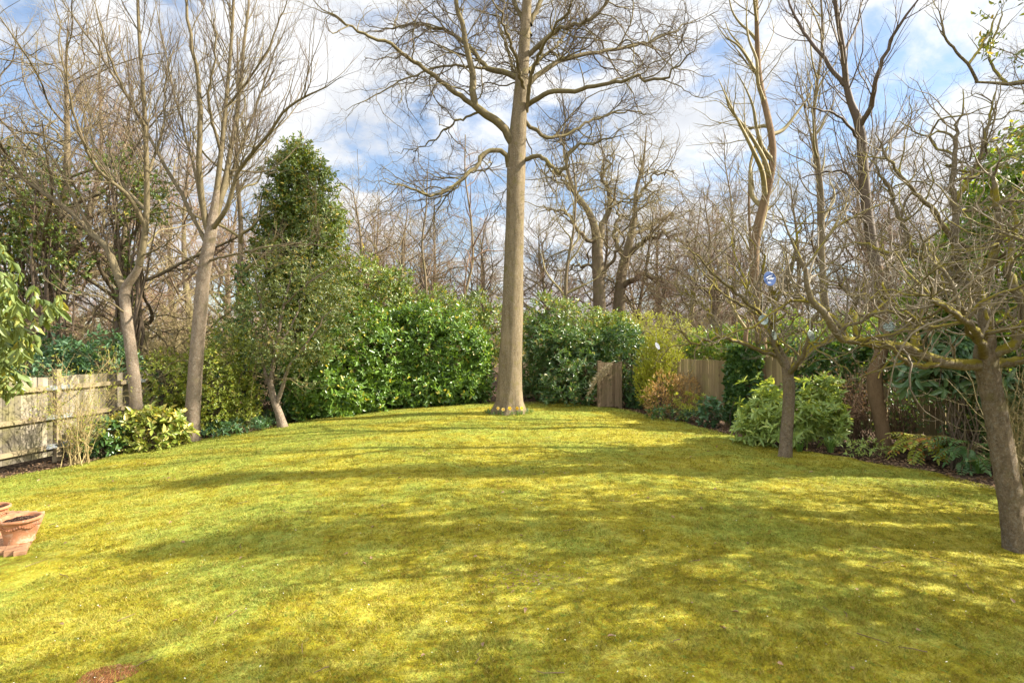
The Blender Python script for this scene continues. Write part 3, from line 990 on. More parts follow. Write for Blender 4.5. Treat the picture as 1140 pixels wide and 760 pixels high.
lr_ = lr_ * 0.86
lv = [dict(per_m=4.0, t0=0.15, ang=(25, 65), lr=(0.3, 0.62), cap=3.3, n=14, wander=0.27, up=0.03, rk=0.0075, rmin=0.004, zperp=0.2, fall=0.35),
      dict(per_m=4.2, t0=0.12, ang=(25, 60), lr=(0.35, 0.7), cap=1.5, n=9, wander=0.34, up=0.0, rk=0.006, rmin=0.005, fall=0.4),
      dict(per_m=6.5, t0=0.1, ang=(25, 60), lr=(0.4, 0.8), cap=0.65, n=5, wander=0.34, up=0.0, rk=0.005, rmin=0.0042),
      dict(per_m=5.0, t0=0.15, ang=(25, 60), lr=(0.4, 0.8), cap=0.3, n=3, wander=0.2, up=0.0, rk=0.004, rmin=0.0036)]
tall_tree, _ = bare_tree('tall_tree', 'tall bare tree with a thick straight trunk standing in the middle of the lawn', 'tree', b0, path, rad, lp, lr_, lv,
          (M['bark_big'], M['bark_big_limb'], M['twig']), 22, k=30, flare=0.62, sides=(10, 5, 4, 3, 3), lump=0.045)

# daffodils at its foot
def daffodil(base, label, face, h, group, pale=False):
    rng = np.random.default_rng(int(abs(base[0] * 1000)) + 7)
    root = thing('daffodil', label, 'flower', base, group)
    g = Geo()
    n = 7
    a = rng.random(n) * 6.28
    p = np.zeros((n, 5, 3))
    t = np.linspace(0, 1, 5)
    for i in range(n):
        ln = h * (0.7 + 0.35 * rng.random())
        p[i] = np.column_stack([np.cos(a[i]) * (0.02 + 0.09 * t**2), np.sin(a[i]) * (0.02 + 0.09 * t**2), ln * t - 0.02])
    for i in range(n):
        d = nrm(np.array([[-math.sin(a[i]), math.cos(a[i]), 0]]))
        wd = 0.007 * np.array([1, 1, 1, .8, .15])[:, None]
        g.grid(np.stack([p[i] - d * wd, p[i] + d * wd], 1))
    g.build('leaf_tuft', M['l_strap'], root)
    f = Vector(face).normalized()
    st = Geo()
    top = np.array([f.x * 0.03, f.y * 0.03, h + 0.03])
    st.tubes(smooth_path([(0, 0, -0.02), (0, 0, h * 0.8), top - np.array([f.x * .02, f.y * .02, 0.0]), top], 8), np.full(8, 0.004), 6)
    st.build('stem', M['l_strap'], root)
    fl = Geo()
    fv = np.array(f)
    q = nrm(np.cross(fv, [0, 0, 1.0]))
    q2 = np.cross(fv, q)
    k = np.arange(6) * math.pi / 3
    d = np.cos(k)[:, None] * q + np.sin(k)[:, None] * q2
    leaves(fl, np.repeat(top[None], 6, 0), d + fv * 0.12, np.repeat(fv[None], 6, 0), 0.058, 0.036, 0.08, 0.0)
    flo = fl.build('flower', M['petal_c'] if pale else M['petal_y'], root)
    tr = Geo()
    kk = np.arange(14) * 2 * math.pi / 14
    rings = []
    for s, r in ((0.0, 0.012), (0.015, 0.014), (0.03, 0.017), (0.036, 0.024), (0.03, 0.016), (0.004, 0.008)):
        rings.append(top + fv * s + r * (np.cos(kk)[:, None] * q + np.sin(kk)[:, None] * q2))
    rg = np.array(rings)
    rg = np.concatenate([rg, rg[:, :1]], 1)
    tr.grid(rg)
    tr.build('trumpet', M['petal_o'], flo)


for px, py, h, lab, fc, pl in ((555, 461.5, 0.15, 'palest small daffodil at the left foot of the tall tree', (-.4, -1, .1), True),
                               (560, 462, 0.13, 'short pale yellow daffodil second from the left under the tall tree', (.1, -1, .1), True),
                               (567, 462.5, 0.17, 'yellow daffodil in front of the middle of the tall trunk', (.3, -1, .2), False),
                               (576, 462.5, 0.17, 'bright yellow daffodil left of the pair at the right foot of the tall tree', (-.2, -1, .1), False),
                               (580, 461.5, 0.15, 'rightmost daffodil beside the right root of the tall tree', (.6, -1, .2), False)):
    daffodil(G(px, py), lab, fc, h, 'daffodils at the foot of the tall tree', pl)
gb = Geo()
q = 130
aa = rng.random(q) * 6.28
rr = 0.50 + 0.16 * rng.random(q)
bx = np.column_stack([b0[0] + np.cos(aa) * rr, b0[1] + np.sin(aa) * rr, np.zeros(q)])
bx[:, 2] = gz(bx[:, 0], bx[:, 1])
leaves(gb, bx, np.column_stack([rng.normal(size=(q, 2)) * .5, np.ones(q)]), rng.normal(size=(q, 3)), 0.13 * (0.6 + 0.6 * rng.random(q)), 0.016, 0.2, 0.3)
kind(gb.build('tall_grass', M['l_strap']), 'stuff')

# ------------------------------------------------------------------ left bare trees
bB = G(213, 491)
YB = bB[1]
rng = np.random.default_rng(31)
pathB = [P(213, 492, YB), P(215, 450, YB), P(218.5, 400, YB), P(223, 350, YB), P(227, 305, YB), P(235, 258, YB), P(241, 215, YB), P(246, 170, YB), P(252, 110, YB), P(258, 40, YB), P(262, -60, YB), P(266, -160, YB)]
radB = [0.19, 0.175, 0.168, 0.16, 0.155, 0.14, 0.075, 0.06, 0.048, 0.038, 0.026, 0.012]
radB = [q * 0.88 for q in radB]
specB = [
    ([(233, 262), (226, 232, -.1), (222, 185, -.3), (223, 112, -.5), (216, 60, -.7), (205, -10, -.9), (200, -80, -1)], 0.075, 0.012),
    ([(231, 275), (205, 222, .3), (180, 178, .7), (150, 122, 1.2), (112, 62, 1.8), (72, 4, 2.3), (40, -50, 2.7)], 0.05, 0.01),
    ([(236, 256), (252, 232, -.3), (263, 195, -.5), (290, 160, -.9), (322, 120, -1.3), (372, 92, -1.8), (400, 78, -2)], 0.06, 0.008),
    ([(238, 250), (250, 205, .2), (258, 160, .5), (268, 90, .8), (276, 10, 1.1), (286, -80, 1.4)], 0.07, 0.012),
    ([(240, 240), (262, 180, .6), (285, 120, 1.0), (305, 60, 1.4), (330, 0, 1.7)], 0.04, 0.008),
    ([(227, 245), (212, 170, .7), (195, 110, 1.2), (180, 40, 1.6), (165, -40, 1.9)], 0.04, 0.008),
    ([(232, 290), (270, 281, -.8), (330, 271, -1.6), (376, 279, -2.1), (398, 290, -2.3)], 0.03, 0.005),
    ([(228, 300), (200, 285, -.5), (172, 290, -.9), (150, 275, -1.2)], 0.02, 0.005),
    ([(246, 170), (232, 110, -.6), (240, 50, -1.0), (236, -20, -1.3)], 0.035, 0.008),
    ([(252, 120), (290, 70, -.4), (315, 15, -.7), (335, -40, -1)], 0.03, 0.006),
    ([(256, 190, .3), (300, 190, .8), (330, 165, 1.1), (360, 150, 1.4)], 0.025, 0.005),
]
lp, lr_ = limbs_px(YB, specB, 22, 0.018, rng)
lvB = [dict(per_m=4.6, t0=0.12, ang=(20, 48), lr=(0.3, 0.6), cap=2.4, n=9, wander=0.12, up=0.14, rk=0.006, rmin=0.0035, zperp=0.3, fall=0.4),
       dict(per_m=4.2, t0=0.12, ang=(22, 50), lr=(0.35, 0.65), cap=1.1, n=6, wander=0.14, up=0.10, rk=0.005, rmin=0.004),
       dict(per_m=5.0, t0=0.12, ang=(25, 55), lr=(0.4, 0.75), cap=0.5, n=4, wander=0.15, up=0.06, rk=0.004, rmin=0.0034)]
bare_tree('bare_tree', 'slender bare tree with a pinkish trunk at the lawn edge fanning into upright limbs', 'tree', bB, pathB, radB, lp, lr_, lvB,
          (M['bark_pink'], M['bark_pink_limb'], M['twig']), 32, k=18, flare=0.28, lump=0.03, split=6)

bA = GY(153, 12.0)
YA = bA[1]
rng = np.random.default_rng(41)
pathA = [bA - np.array([0, 0, .05]), P(150, 430, YA), P(145, 385, YA), P(140, 345, YA), P(139, 325, YA), P(154, 298, YA - .1), P(162, 255, YA - .2), P(163, 185, YA - .3), P(160, 110, YA - .4), P(155, 40, YA - .5), P(152, -60, YA - .6), P(150, -160, YA - .6)]
radA = [0.165, 0.145, 0.132, 0.125, 0.122, 0.085, 0.072, 0.06, 0.048, 0.038, 0.026, 0.01]
radA = [q * 0.86 for q in radA]
specA = [
    ([(139, 327), (129, 300, .1), (121, 278, .2), (104, 262, .4), (78, 236, .7), (48, 214, 1.0), (12, 192, 1.3), (-30, 180, 1.6)], 0.085, 0.015),
    ([(104, 262, .4), (80, 215, .2), (62, 180, 0), (30, 150, -.3), (5, 120, -.5)], 0.04, 0.008),
    ([(163, 255, -.2), (140, 215, -.6), (110, 190, -1), (90, 150, -1.4), (75, 90, -1.8), (60, 20, -2)], 0.045, 0.008),
    ([(163, 235, -.2), (140, 210, .4), (105, 165, .9), (98, 110, 1.2), (80, 60, 1.6)], 0.04, 0.008),
    ([(162, 200, -.3), (180, 150, .2), (185, 90, .6), (200, 30, 1.0)], 0.035, 0.008),
    ([(161, 140, -.4), (135, 95, -.8), (115, 40, -1.2), (100, -20, -1.5)], 0.035, 0.008),
    ([(158, 285, -.1), (190, 268, -.6), (205, 250, -1)], 0.025, 0.006),
    ([(142, 350), (110, 330, -.6), (70, 325, -1.2), (40, 300, -1.6)], 0.025, 0.005),
]
lp, lr_ = limbs_px(YA, specA, 22, 0.02, rng)
bare_tree('bare_tree', 'bare tree forking in two just above the left fence, trunk banded with shadow', 'tree', bA, pathA, radA, lp, lr_, lvB,
          (M['bark_pink'], M['bark_pink_limb'], M['twig']), 42, k=16, flare=0.2, lump=0.05, split=5)

# ivied pole-like trunk between the slender tree and the evergreen
def pole_tree(name, label, px, Y, h_top_px, r, lean, seed, mats, nl=10, ivy=None, up=0.12, group=None, llen=(2.0, 3.6), fork=None):
    rng = np.random.default_rng(seed)
    b = GY(px, Y)
    top = P(px + lean, h_top_px, Y + 0.2)
    n = 7
    pth = [b + (top - b) * t + np.array([rng.normal() * 0.16 * math.sin(t * 3.14), rng.normal() * 0.12 * math.sin(t * 3.14), 0]) for t in np.linspace(0, 1, n)]
    rd = list(np.linspace(r, 0.02, n))
    H = np.linalg.norm(top - b)
    sp_ = smooth_path(np.array(pth), 60)
    ps, rs = [], []
    for i in range(nl):
        t = 0.35 + 0.6 * (i + rng.random()) / nl
        p = sp_[int(t * 59)]
        a = rng.random() * 6.28
        ln = (llen[0] + (llen[1] - llen[0]) * rng.random()) * (1.15 - 0.6 * t)
        d = np.array([math.cos(a) * .7, math.sin(a) * .7, 0.45 + 0.5 * rng.random()])
        q = [p]
        for j in range(5):
            d = nrm(d + rng.normal(size=3) * 0.22 + np.array([0, 0, up]))
            q.append(q[-1] + d * ln / 5)
        ps.append(smooth_path(q, 16))
        rs.append(np.linspace(r * (1 - t) * 0.6 + 0.015, 0.008, 16))
    lv = [dict(per_m=3.0, t0=0.12, ang=(25, 60), lr=(0.35, 0.65), cap=2.2, n=8, wander=0.2, up=0.06, rk=0.006, rmin=0.004, fall=0.4),
          dict(per_m=4.5, t0=0.1, ang=(25, 60), lr=(0.35, 0.65), cap=1.0, n=6, wander=0.2, up=0.03, rk=0.005, rmin=0.005),
          dict(per_m=5.0, t0=0.1, ang=(25, 60), lr=(0.4, 0.75), cap=0.5, n=4, wander=0.2, up=0.02, rk=0.004, rmin=0.0042)]
    root, _ = bare_tree(name, label, 'tree', b, pth, rd, np.array(ps), np.array(rs), lv, mats, seed, k=12, flare=0.2, sides=(6, 4, 3, 3, 3), group=group)
    if ivy:
        h0, h1, w_ = ivy[:3]
        g = Geo()
        N = int((ivy[3] if len(ivy) > 3 else 150) * (h1 - h0))
        t = h0 + (h1 - h0) * rng.random(N)
        a = rng.random(N) * 6.28
        rr = r * (1 - t / H) + 0.02 + w_ * rng.random(N)**1.5 * (0.6 + 0.4 * np.sin(t * 2.1 + 1))
        ax_ = b + (top - b) * (t / H)[:, None]
        out = np.column_stack([np.cos(a), np.sin(a), np.zeros(N)])
        shoot_leaves(rng, g, ax_ + out * rr[:, None], out + np.array([0, 0, .2]) + rng.normal(size=(N, 3)) * .4, 4, 0.08, 0.075, 0.06)
        g.build('ivy', M['l_ivy'], root, b)
    return root


mw = (M['bark_wood'], M['bark_wood'], M['twig'])
mo = (M['bark_wood'], M['bark_pink_limb'], M['twig_olive'])
mr = (M['bark_wood'], M['bark_wood'], M['twig_red'])
pole_tree('bare_tree', 'thin forked trunk with a sleeve of ivy right behind the slender pink tree', 274, 16.0, 40, 0.11, -10, 51, mo, 9, ivy=(1.6, 4.6, 0.05))
pole_tree('bare_tree', 'thin dark sapling leaning right behind the hedge, left of the tall tree', 470, 21.5, 190, 0.085, 6, 52, mw, 8, llen=(1.6, 2.8))
pole_tree('bare_tree', 'slim bare pole tree just left of the tall trunk behind the hedge', 522, 22.5, 150, 0.08, -4, 53, mr, 9, llen=(1.6, 2.8))
pole_tree('bare_tree', 'slim upright bare tree just right of the tall trunk', 632, 20, 165, 0.10, 3, 54, mo, 10, llen=(1.8, 3.0))
pole_tree('bare_tree', 'tall straight bare tree with an orange-brown foot behind the smaller apple tree', 852, 12.8, -120, 0.15, -12, 55, (M['bark_red'], M['bark_wood'], M['twig_olive']), 17, up=0.2, llen=(2.0, 3.6))
pole_tree('bare_tree', 'very thin straight bare stem left of the forked tree on the right', 921, 14.0, -40, 0.085, -10, 56, mo, 11, up=0.2, llen=(1.6, 2.8))

pole_tree('ivied_tree', 'tall ivy-clad tree beyond the right edge, farther from the viewer', 1379, 8.9, -380, 0.2, 10, 57, mw, 12, ivy=(0.4, 12.2, 0.42, 560), llen=(1.5, 2.6))
pole_tree('ivied_tree', 'tall ivy-clad tree beyond the right edge, nearer to the viewer', 1670, 6.0, -560, 0.18, -20, 58, mw, 10, ivy=(0.4, 10.4, 0.32, 560), llen=(1.4, 2.4))

# forked tall tree on the right, reddish curved trunk lower down
bF = GY(985, 10.4)
YFk = bF[1]
rng = np.random.default_rng(61)
pathF = [bF - np.array([0, 0, .05]), P(981, 470, YFk), P(974, 432, YFk), P(974, 415, YFk), P(980, 395, YFk), P(985, 360, YFk + .1), P(976, 300, YFk + .2), P(966, 240, YFk + .3), P(961, 190, YFk + .3), P(957, 140, YFk + .3), P(944, 105, YFk + .3), P(939, 60, YFk + .2), P(931, 10, YFk), P(922, -60, YFk)]
radF = [0.125, 0.118, 0.13, 0.12, 0.11, 0.105, 0.10, 0.095, 0.095, 0.085, 0.06, 0.052, 0.04, 0.02]
specF = [
    ([(957, 142, .3), (968, 120, 0), (975, 92, -.3), (988, 55, -.5), (1000, 30, -.7), (1020, 5, -.9), (1035, -30, -1)], 0.055, 0.01),
    ([(940, 95, .3), (915, 62, .5), (895, 35, .8), (880, 5, 1.0), (870, -40, 1.2)], 0.045, 0.01),
    ([(961, 200, .3), (985, 160, .6), (1010, 140, .9), (1030, 112, 1.2)], 0.035, 0.006),
    ([(964, 225, .3), (935, 190, .5), (905, 195, .8), (870, 200, 1.1)], 0.03, 0.006),
    ([(958, 160, .3), (935, 130, -.3), (900, 120, -.8), (860, 105, -1.3)], 0.03, 0.006),
    ([(939, 60, .2), (955, 25, .5), (962, -20, .8)], 0.03, 0.008),
    ([(976, 300, .2), (1000, 280, .6), (1020, 240, .9)], 0.03, 0.006),
    ([(968, 255, .3), (948, 235, -.2), (925, 240, -.6)], 0.025, 0.006),
]
lp, lr_ = limbs_px(YFk, specF, 20, 0.02, rng)
bare_tree('bare_tree', 'crooked tall tree on the right with a low trunk bulge and a high fork', 'tree', bF, pathF, radF, lp, lr_, lvB,
          (M['bark_red'], M['bark_pink_limb'], M['twig']), 62, k=16, flare=0.15, lump=0.05, split=6)

# two orange-brown trunks behind the small apple tree
def red_trunk(label, px, Y, r, lean, seed):
    pole_tree('bare_tree', label, px, Y, 190, r, lean, seed, (M['bark_red'], M['bark_wood'], M['twig_olive']), 9, llen=(1.5, 2.6))


red_trunk('thin orange-brown trunk beside the ivy fence, slimmer than its tall neighbour', 838, 13.3, 0.075, -4, 72)

# ------------------------------------------------------------------ apple trees
def water_shoots(rng, lp, lr_, per_m, ln, t0=0.1):
    return spawn(rng, lp, lr_, per_m=per_m, t0=t0, ang=(50, 85), lr=(0.5, 1.0), cap=ln, n=9, wander=0.28, up=0.13, rmul=0.5, rk=0.008, rmin=0.0045, zperp=0.9, fall=0.3)


def apple_tree(label, base, path, radii, lp, lr_, seed, shoot=1.3, dens=1.0, k=22, lump=0.08, up=0.22):
    rng = np.random.default_rng(seed)
    root = thing('apple_tree', label, 'tree', base, None)
    g, _, _ = trunk_geo(path, radii, k=k, seed=seed, flare=0.22, lump=lump, flare_h=0.3)
    g.build('trunk', M['bark_apple'], root, base)
    cr = Geo()
    cr.tubes(lp, lr_, 10)
    a = spawn(rng, lp, lr_, per_m=4.6 * dens, t0=0.12, ang=(35, 75), lr=(0.35, 0.7), cap=1.7, n=12, wander=0.38, up=0.04, rmul=0.65, rk=0.014, rmin=0.007, zperp=0.7, fall=0.35)
    cr.tubes(a[0], a[1], 6)
    co = cr.build('crown', M['bark_apple_limb'], root, base)
    tw = Geo()
    s = water_shoots(rng, lp, lr_, 6.0 * dens, shoot)
    s2 = water_shoots(rng, a[0], a[1], 3.5 * dens, shoot * 0.6)
    b = spawn(rng, a[0], a[1], per_m=5.5 * dens, t0=0.1, ang=(30, 75), lr=(0.35, 0.7), cap=0.8, n=8, wander=0.38, up=0.08, rk=0.009, rmin=0.0042, zperp=0.4)
    for q in (s, s2, b):
        tw.tubes(q[0], q[1], 4)
    for q in (s, s2, b):
        c = spawn(rng, q[0], q[1], per_m=9.0 * dens, t0=0.1, ang=(35, 75), lr=(0.25, 0.55), cap=0.25, n=4, wander=0.3, up=0.08, rk=0.008, rmin=0.003)
        tw.tubes(c[0], c[1], 3)
    tw.build('twigs', M['twig_apple'], co, base)
    return root


bN = G(1133, 612)
YN = bN[1]
rng = np.random.default_rng(81)
pathN = [P(1133, 614, YN), P(1126, 565, YN), P(1117, 510, YN), P(1108, 460, YN), P(1101, 425, YN), P(1097, 398, YN), P(1098, 372, YN), P(1098, 345, YN)]
radN = [0.116, 0.108, 0.106, 0.10, 0.10, 0.106, 0.075, 0.06]
specN = [
    ([(1097, 405), (1075, 406, -.05), (1050, 404, -.1), (1020, 392, -.2), (990, 383, -.35), (960, 381, -.45), (935, 374, -.55), (918, 350, -.65), (900, 318, -.75), (888, 290, -.8), (878, 260, -.85), (862, 225, -.9)], 0.062, 0.012),
    ([(1050, 404, -.1), (1022, 408, -.3), (1000, 396, -.5), (982, 380, -.7), (955, 386, -.9)], 0.032, 0.008),
    ([(1018, 391, -.2), (1012, 362, 0), (990, 342, .1), (965, 332, .2), (945, 326, .2), (925, 300, .2)], 0.036, 0.010),
    ([(1018, 391, -.2), (1025, 350, .2), (1040, 322, .3), (1045, 290, .3)], 0.034, 0.012),
    ([(1098, 350), (1090, 325, .1), (1072, 312, .2), (1055, 298, .3), (1020, 285, .5), (985, 280, .7), (955, 272, .9), (930, 275, 1.1)], 0.062, 0.010),
    ([(1072, 312, .2), (1064, 280, .2), (1062, 240, .2), (1060, 200, .1), (1068, 150, 0), (1072, 100, -.1)], 0.045, 0.012),
    ([(1080, 320, .1), (1100, 300, -.2), (1112, 262, -.3), (1108, 210, -.4), (1112, 160, -.5)], 0.045, 0.012),
    ([(1100, 395), (1120, 388, -.1), (1140, 370, -.2), (1165, 340, -.3), (1200, 320, -.4)], 0.055, 0.015),
    ([(1103, 405), (1130, 402, .2), (1160, 398, .4), (1210, 380, .7)], 0.055, 0.015),
    ([(1145, 360, -.2), (1135, 330, -.2), (1122, 300, -.1), (1132, 255, 0), (1125, 210, .1)], 0.05, 0.014),
    ([(1096, 398), (1092, 380, -.5), (1080, 362, -1.0), (1050, 340, -1.5), (1010, 322, -1.9)], 0.045, 0.010),
    ([(1100, 380), (1098, 362, .6), (1085, 345, 1.2), (1060, 330, 1.8), (1030, 310, 2.3)], 0.045, 0.010),
    ([(1062, 270, .2), (1040, 235, 0), (1010, 205, -.2), (985, 170, -.3), (975, 130, -.4)], 0.028, 0.008),
    ([(1062, 225, .2), (1085, 190, .3), (1100, 140, .4), (1110, 90, .4)], 0.028, 0.008),
    ([(1020, 285, .5), (1000, 240, .5), (985, 200, .4), (960, 165, .4)], 0.026, 0.008),
]
lp, lr_ = limbs_px(YN, specN, 26, 0.016, rng)
apple_tree('large gnarled apple tree at the right edge, trunk leaning left with long mossy low limbs', bN, pathN, radN, lp, lr_, 82, shoot=1.0, dens=0.9)

bM = G(875, 508)
YM = bM[1]
rng = np.random.default_rng(91)
pathM = [P(874, 510, YM), P(876, 480, YM), P(878, 450, YM), P(878, 425, YM), P(874, 405, YM), P(866, 385, YM)]
radM = [0.105, 0.10, 0.098, 0.10, 0.075, 0.05]
specM = [
    ([(874, 408), (864, 390, -.1), (860, 365, -.2), (862, 335, -.2), (852, 300, -.3), (848, 255, -.3)], 0.055, 0.012),
    ([(868, 398), (842, 388, -.3), (820, 380, -.6), (798, 376, -.9), (772, 380, -1.2), (748, 368, -1.4), (730, 380, -1.5)], 0.045, 0.008),
    ([(800, 376, -.9), (790, 350, -.8), (772, 330, -.8), (750, 312, -.8)], 0.03, 0.008),
    ([(880, 412), (900, 394, .2), (922, 376, .4), (940, 362, .5), (952, 330, .6), (956, 290, .7)], 0.055, 0.012),
    ([(878, 416), (890, 402, -.5), (900, 372, -.9), (915, 340, -1.2), (925, 300, -1.4)], 0.045, 0.010),
    ([(874, 408), (868, 390, .6), (852, 372, 1.2), (825, 352, 1.7), (800, 320, 2.1)], 0.045, 0.010),
    ([(866, 385), (845, 350, .5), (828, 310, .9), (815, 270, 1.2), (800, 235, 1.4)], 0.04, 0.010),
    ([(862, 340, -.2), (880, 300, -.4), (890, 255, -.6), (888, 215, -.7)], 0.035, 0.010),
    ([(860, 360, -.2), (830, 335, -.8), (800, 310, -1.3), (770, 280, -1.7), (750, 262, -1.9)], 0.035, 0.008),
    ([(845, 350, .5), (810, 330, .3), (780, 300, 0), (765, 265, -.2)], 0.03, 0.008),
]
lp, lr_ = limbs_px(YM, specM, 22, 0.03, rng)
apple_tree('smaller apple tree with short straight trunk and wide arching crown at the lawn edge', bM, pathM, radM, lp, lr_, 92, shoot=0.9, dens=0.85, k=16)

# further fruit trees past the right edge, whose shade lies over the near lawn
def side_apple(label, x, y, seed, s=1.0):
    rng = np.random.default_rng(seed)
    b = np.array([x, y, float(gz(x, y))])
    pth = [b, b + (0.05, 0.03, .5), b + (0.0, 0.05, 1.0), b + (-.05, 0, 1.5 * s)]
    ps, rs = [], []
    for i in range(10):
        a = i * 0.63 + rng.random() * .5
        p = b + np.array([0, 0, 1.2 * s + 0.35 * rng.random()])
        d = np.array([math.cos(a), math.sin(a), 0.5 + 0.6 * rng.random()])
        q = [p]
        for j in range(6):
            d = nrm(d + rng.normal(size=3) * .25)
            q.append(q[-1] + d * 0.46 * s)
        ps.append(smooth_path(q, 22)); rs.append(np.linspace(0.06, 0.012, 22))
    apple_tree(label, b, pth, [0.12, 0.11, 0.11, 0.07], np.array(ps), np.array(rs), seed, shoot=0.9, dens=0.95, k=14)


side_apple('bare apple tree just outside the right edge nearest the viewer', 6.6, 3.4, 101, 1.25)
side_apple('bare apple tree beyond the right edge behind the gnarled one', 7.6, 1.6, 102, 1.2)

# ------------------------------------------------------------------ hanging discs
def disc(label, px, py, Y, r, mat, face, up_len=0.12, emblem=False):
    p = P(px, py, Y)
    root = thing('hanging_disc', label, 'disc', p, 'discs hung in the apple trees')
    f = Vector(face).normalized()
    q = f.to_track_quat('Z', 'Y').to_matrix()
    mm = np.array(q)
    k = 40
    a = np.arange(k + 1) * 2 * math.pi / k
    prof = [(0.13, 0.0006), (0.13, -0.0006), (0.97, -0.0006), (1.0, 0.0), (0.97, 0.0006), (0.13, 0.0006)]
    g = Geo()
    v = np.array([[[pr * r * math.cos(t), pr * r * math.sin(t), z * r / 0.06] for t in a] for pr, z in prof])
    g.grid((v.reshape(-1, 3) @ mm.T).reshape(v.shape))
    do = g.build('disc', mat, root, smooth=False)
    if emblem:
        g = Geo()
        for x0, y0, x1, y1, w_ in ((-.55, .05, .1, .42, .12), (-.35, -.12, .3, .22, .14), (.05, .3, .5, .55, .10), (-.1, -.1, .55, -.05, .12), (.1, .05, .7, .12, .10), (-.5, -.3, -.2, -.05, .09), (-.4, -.55, .1, -.5, .07), (-.25, -.68, .2, -.64, .06)):
            c = np.array([[x0, y0 - w_ / 2, .0016], [x1, y1 - w_ / 2 * .4, .0016], [x1, y1 + w_ / 2 * .4, .0016], [x0, y0 + w_ / 2, .0016]])
            c[:, :2] *= r
            g.add(c @ mm.T, [[0, 1, 2, 3]])
            c2 = c.copy(); c2[:, 2] = 0.0008
            g.add(np.concatenate([c, c2]) @ mm.T, [[0, 4, 5, 1], [1, 5, 6, 2], [2, 6, 7, 3], [3, 7, 4, 0]])
        g.build('emblem', M['disc_glint_and_print'], do, smooth=False)
    g = Geo()
    top = mm @ np.array([0, r * 0.93, 0])
    if abs(top[2]) < r * 0.5:
        top = np.array([0, 0, r * 0.93])
    g.tubes(np.linspace(top, np.array([top[0], top[1], top[2] + up_len]), 4), np.full(4, 0.002), 5)
    g.build('string', M['string'], root)


disc('blue disc with white wing-like marks hung in the apple twigs', 857, 310, 4.5, 0.061, M['disc_blue'], (0.25, -1, 0.1), 0.22, True)
disc('silver disc coloured white as sun glint, in front of the golden conifer', 732, 385, 8.3, 0.06, M['disc_glint_and_print'], (0.75, -0.7, 0.45), 0.16)
disc('greenish silver disc seen face on below the blue one', 850, 356, 4.95, 0.047, M['disc_silver'], (0.1, -1, 0.35), 0.2)
disc('silver disc turned half sideways above the small apple fork', 862, 373, 5.2, 0.047, M['disc_silver'], (0.75, -1, 0.2), 0.2)
disc('pale silver disc on a long string right of the small apple fork', 903, 373, 4.75, 0.042, M['disc_silver'], (0.4, -1, 0.3), 0.3)
disc('silver disc hung beside the long mossy limb of the gnarled apple', 990, 363, 4.9, 0.047, M['disc_silver'], (-0.6, -1, 0.2), 0.2)

# ------------------------------------------------------------------ hedge and shrubs, left side
def G2(px, py):
    return G(px, py)


def on(px, Y):
    return GY(px, Y)


rngs = np.random.default_rng(3)
shrub('laurel_hedge', 'long glossy laurel hedge running from the leaning holly to the tall tree', 'hedge', on(440, 17.7),
      [E(350, 425, 15.8, 30, 50, 0.9), E(380, 410, 16.7, 38, 58, 0.9), E(412, 400, 17.3, 36, 60, 0.9), E(445, 400, 17.8, 36, 56, 0.9), E(478, 398, 18.0, 34, 56, .9), E(508, 400, 18.1, 28, 52, .9), E(528, 410, 18.1, 16, 42, .8),
       E(400, 440, 16.9, 46, 26, 0.6), E(460, 432, 17.6, 52, 24, 0.7), E(510, 430, 17.7, 28, 20, .6), E(366, 446, 15.9, 34, 26, .6)],
      M['l_laurel'], 56, 7, 0.15, 0.135, 0.056, 201, upw=0.5, inner=0.3, lump=0.20, nstem=26)
shrub('evergreen_shrub', 'loose tall evergreen mass rising above the left part of the laurel hedge', 'shrub', on(410, 19),
      [E(375, 345, 18.3, 34, 46, 1.0), E(428, 340, 19.0, 30, 38, 1.0), E(404, 312, 18.8, 22, 30, .8), E(445, 318, 19.3, 14, 20, .6), E(455, 350, 19.3, 22, 30, .8)], M['l_laurel2'], 40, 6, 0.15, 0.11, 0.04, 202, upw=0.6, lump=0.28, inner=0.4)
shrub('evergreen_shrub', 'loose yellowish evergreen rising above the right end of the laurel hedge', 'shrub', on(500, 20),
      [E(478, 352, 19.6, 20, 34, .8), E(512, 362, 19.9, 26, 26, 1.0), E(530, 346, 20.2, 13, 22, .7), E(547, 376, 20, 14, 44, .8), E(498, 338, 20.2, 11, 16, .5)], M['l_laurel2'], 34, 6, 0.16, 0.11, 0.04, 203, upw=0.6, lump=0.28, inner=0.4)
shrub('yellow_green_shrub', 'fine-leaved yellow-green shrub right behind the slender pink trunk', 'shrub', on(242, 13.8),
      [E(240, 425, 13.6, 36, 58, .9), E(262, 450, 13.9, 26, 36, .7), E(228, 455, 13.3, 28, 32, .7)], M['l_yellowgreen'], 95, 7, 0.10, 0.055, 0.028, 204, lump=0.24)
shrub('yellow_green_shrub', 'fine-leaved yellow-green shrub between the two bare trunks on the left', 'shrub', on(190, 13.4),
      [E(188, 430, 13.4, 28, 40, .8), E(175, 452, 12.9, 22, 26, .6)], M['l_yellowgreen'], 95, 7, 0.10, 0.055, 0.028, 205, lump=0.24)
shrub('spotted_laurel', 'yellow-splashed broad-leaved laurel at the foot of the left trunks', 'shrub', on(168, 11.8),
      [E(168, 482, 11.75, 36, 24, .45), E(186, 477, 12.1, 20, 18, .4), E(146, 479, 11.7, 18, 20, .4)], M['l_variegated'], 48, 6, 0.09, 0.14, 0.06, 206, lump=0.2, droop=0.25)
shrub('dark_shrub', 'dark glossy low shrub with pale flecks beside the twiggy yellow bush', 'shrub', on(114, 11.3),
      [E(114, 488, 11.3, 22, 20, .4), E(103, 495, 11.0, 14, 14, .3)], M['l_dark'], 50, 6, 0.08, 0.11, 0.05, 207, lump=0.2, droop=0.1)
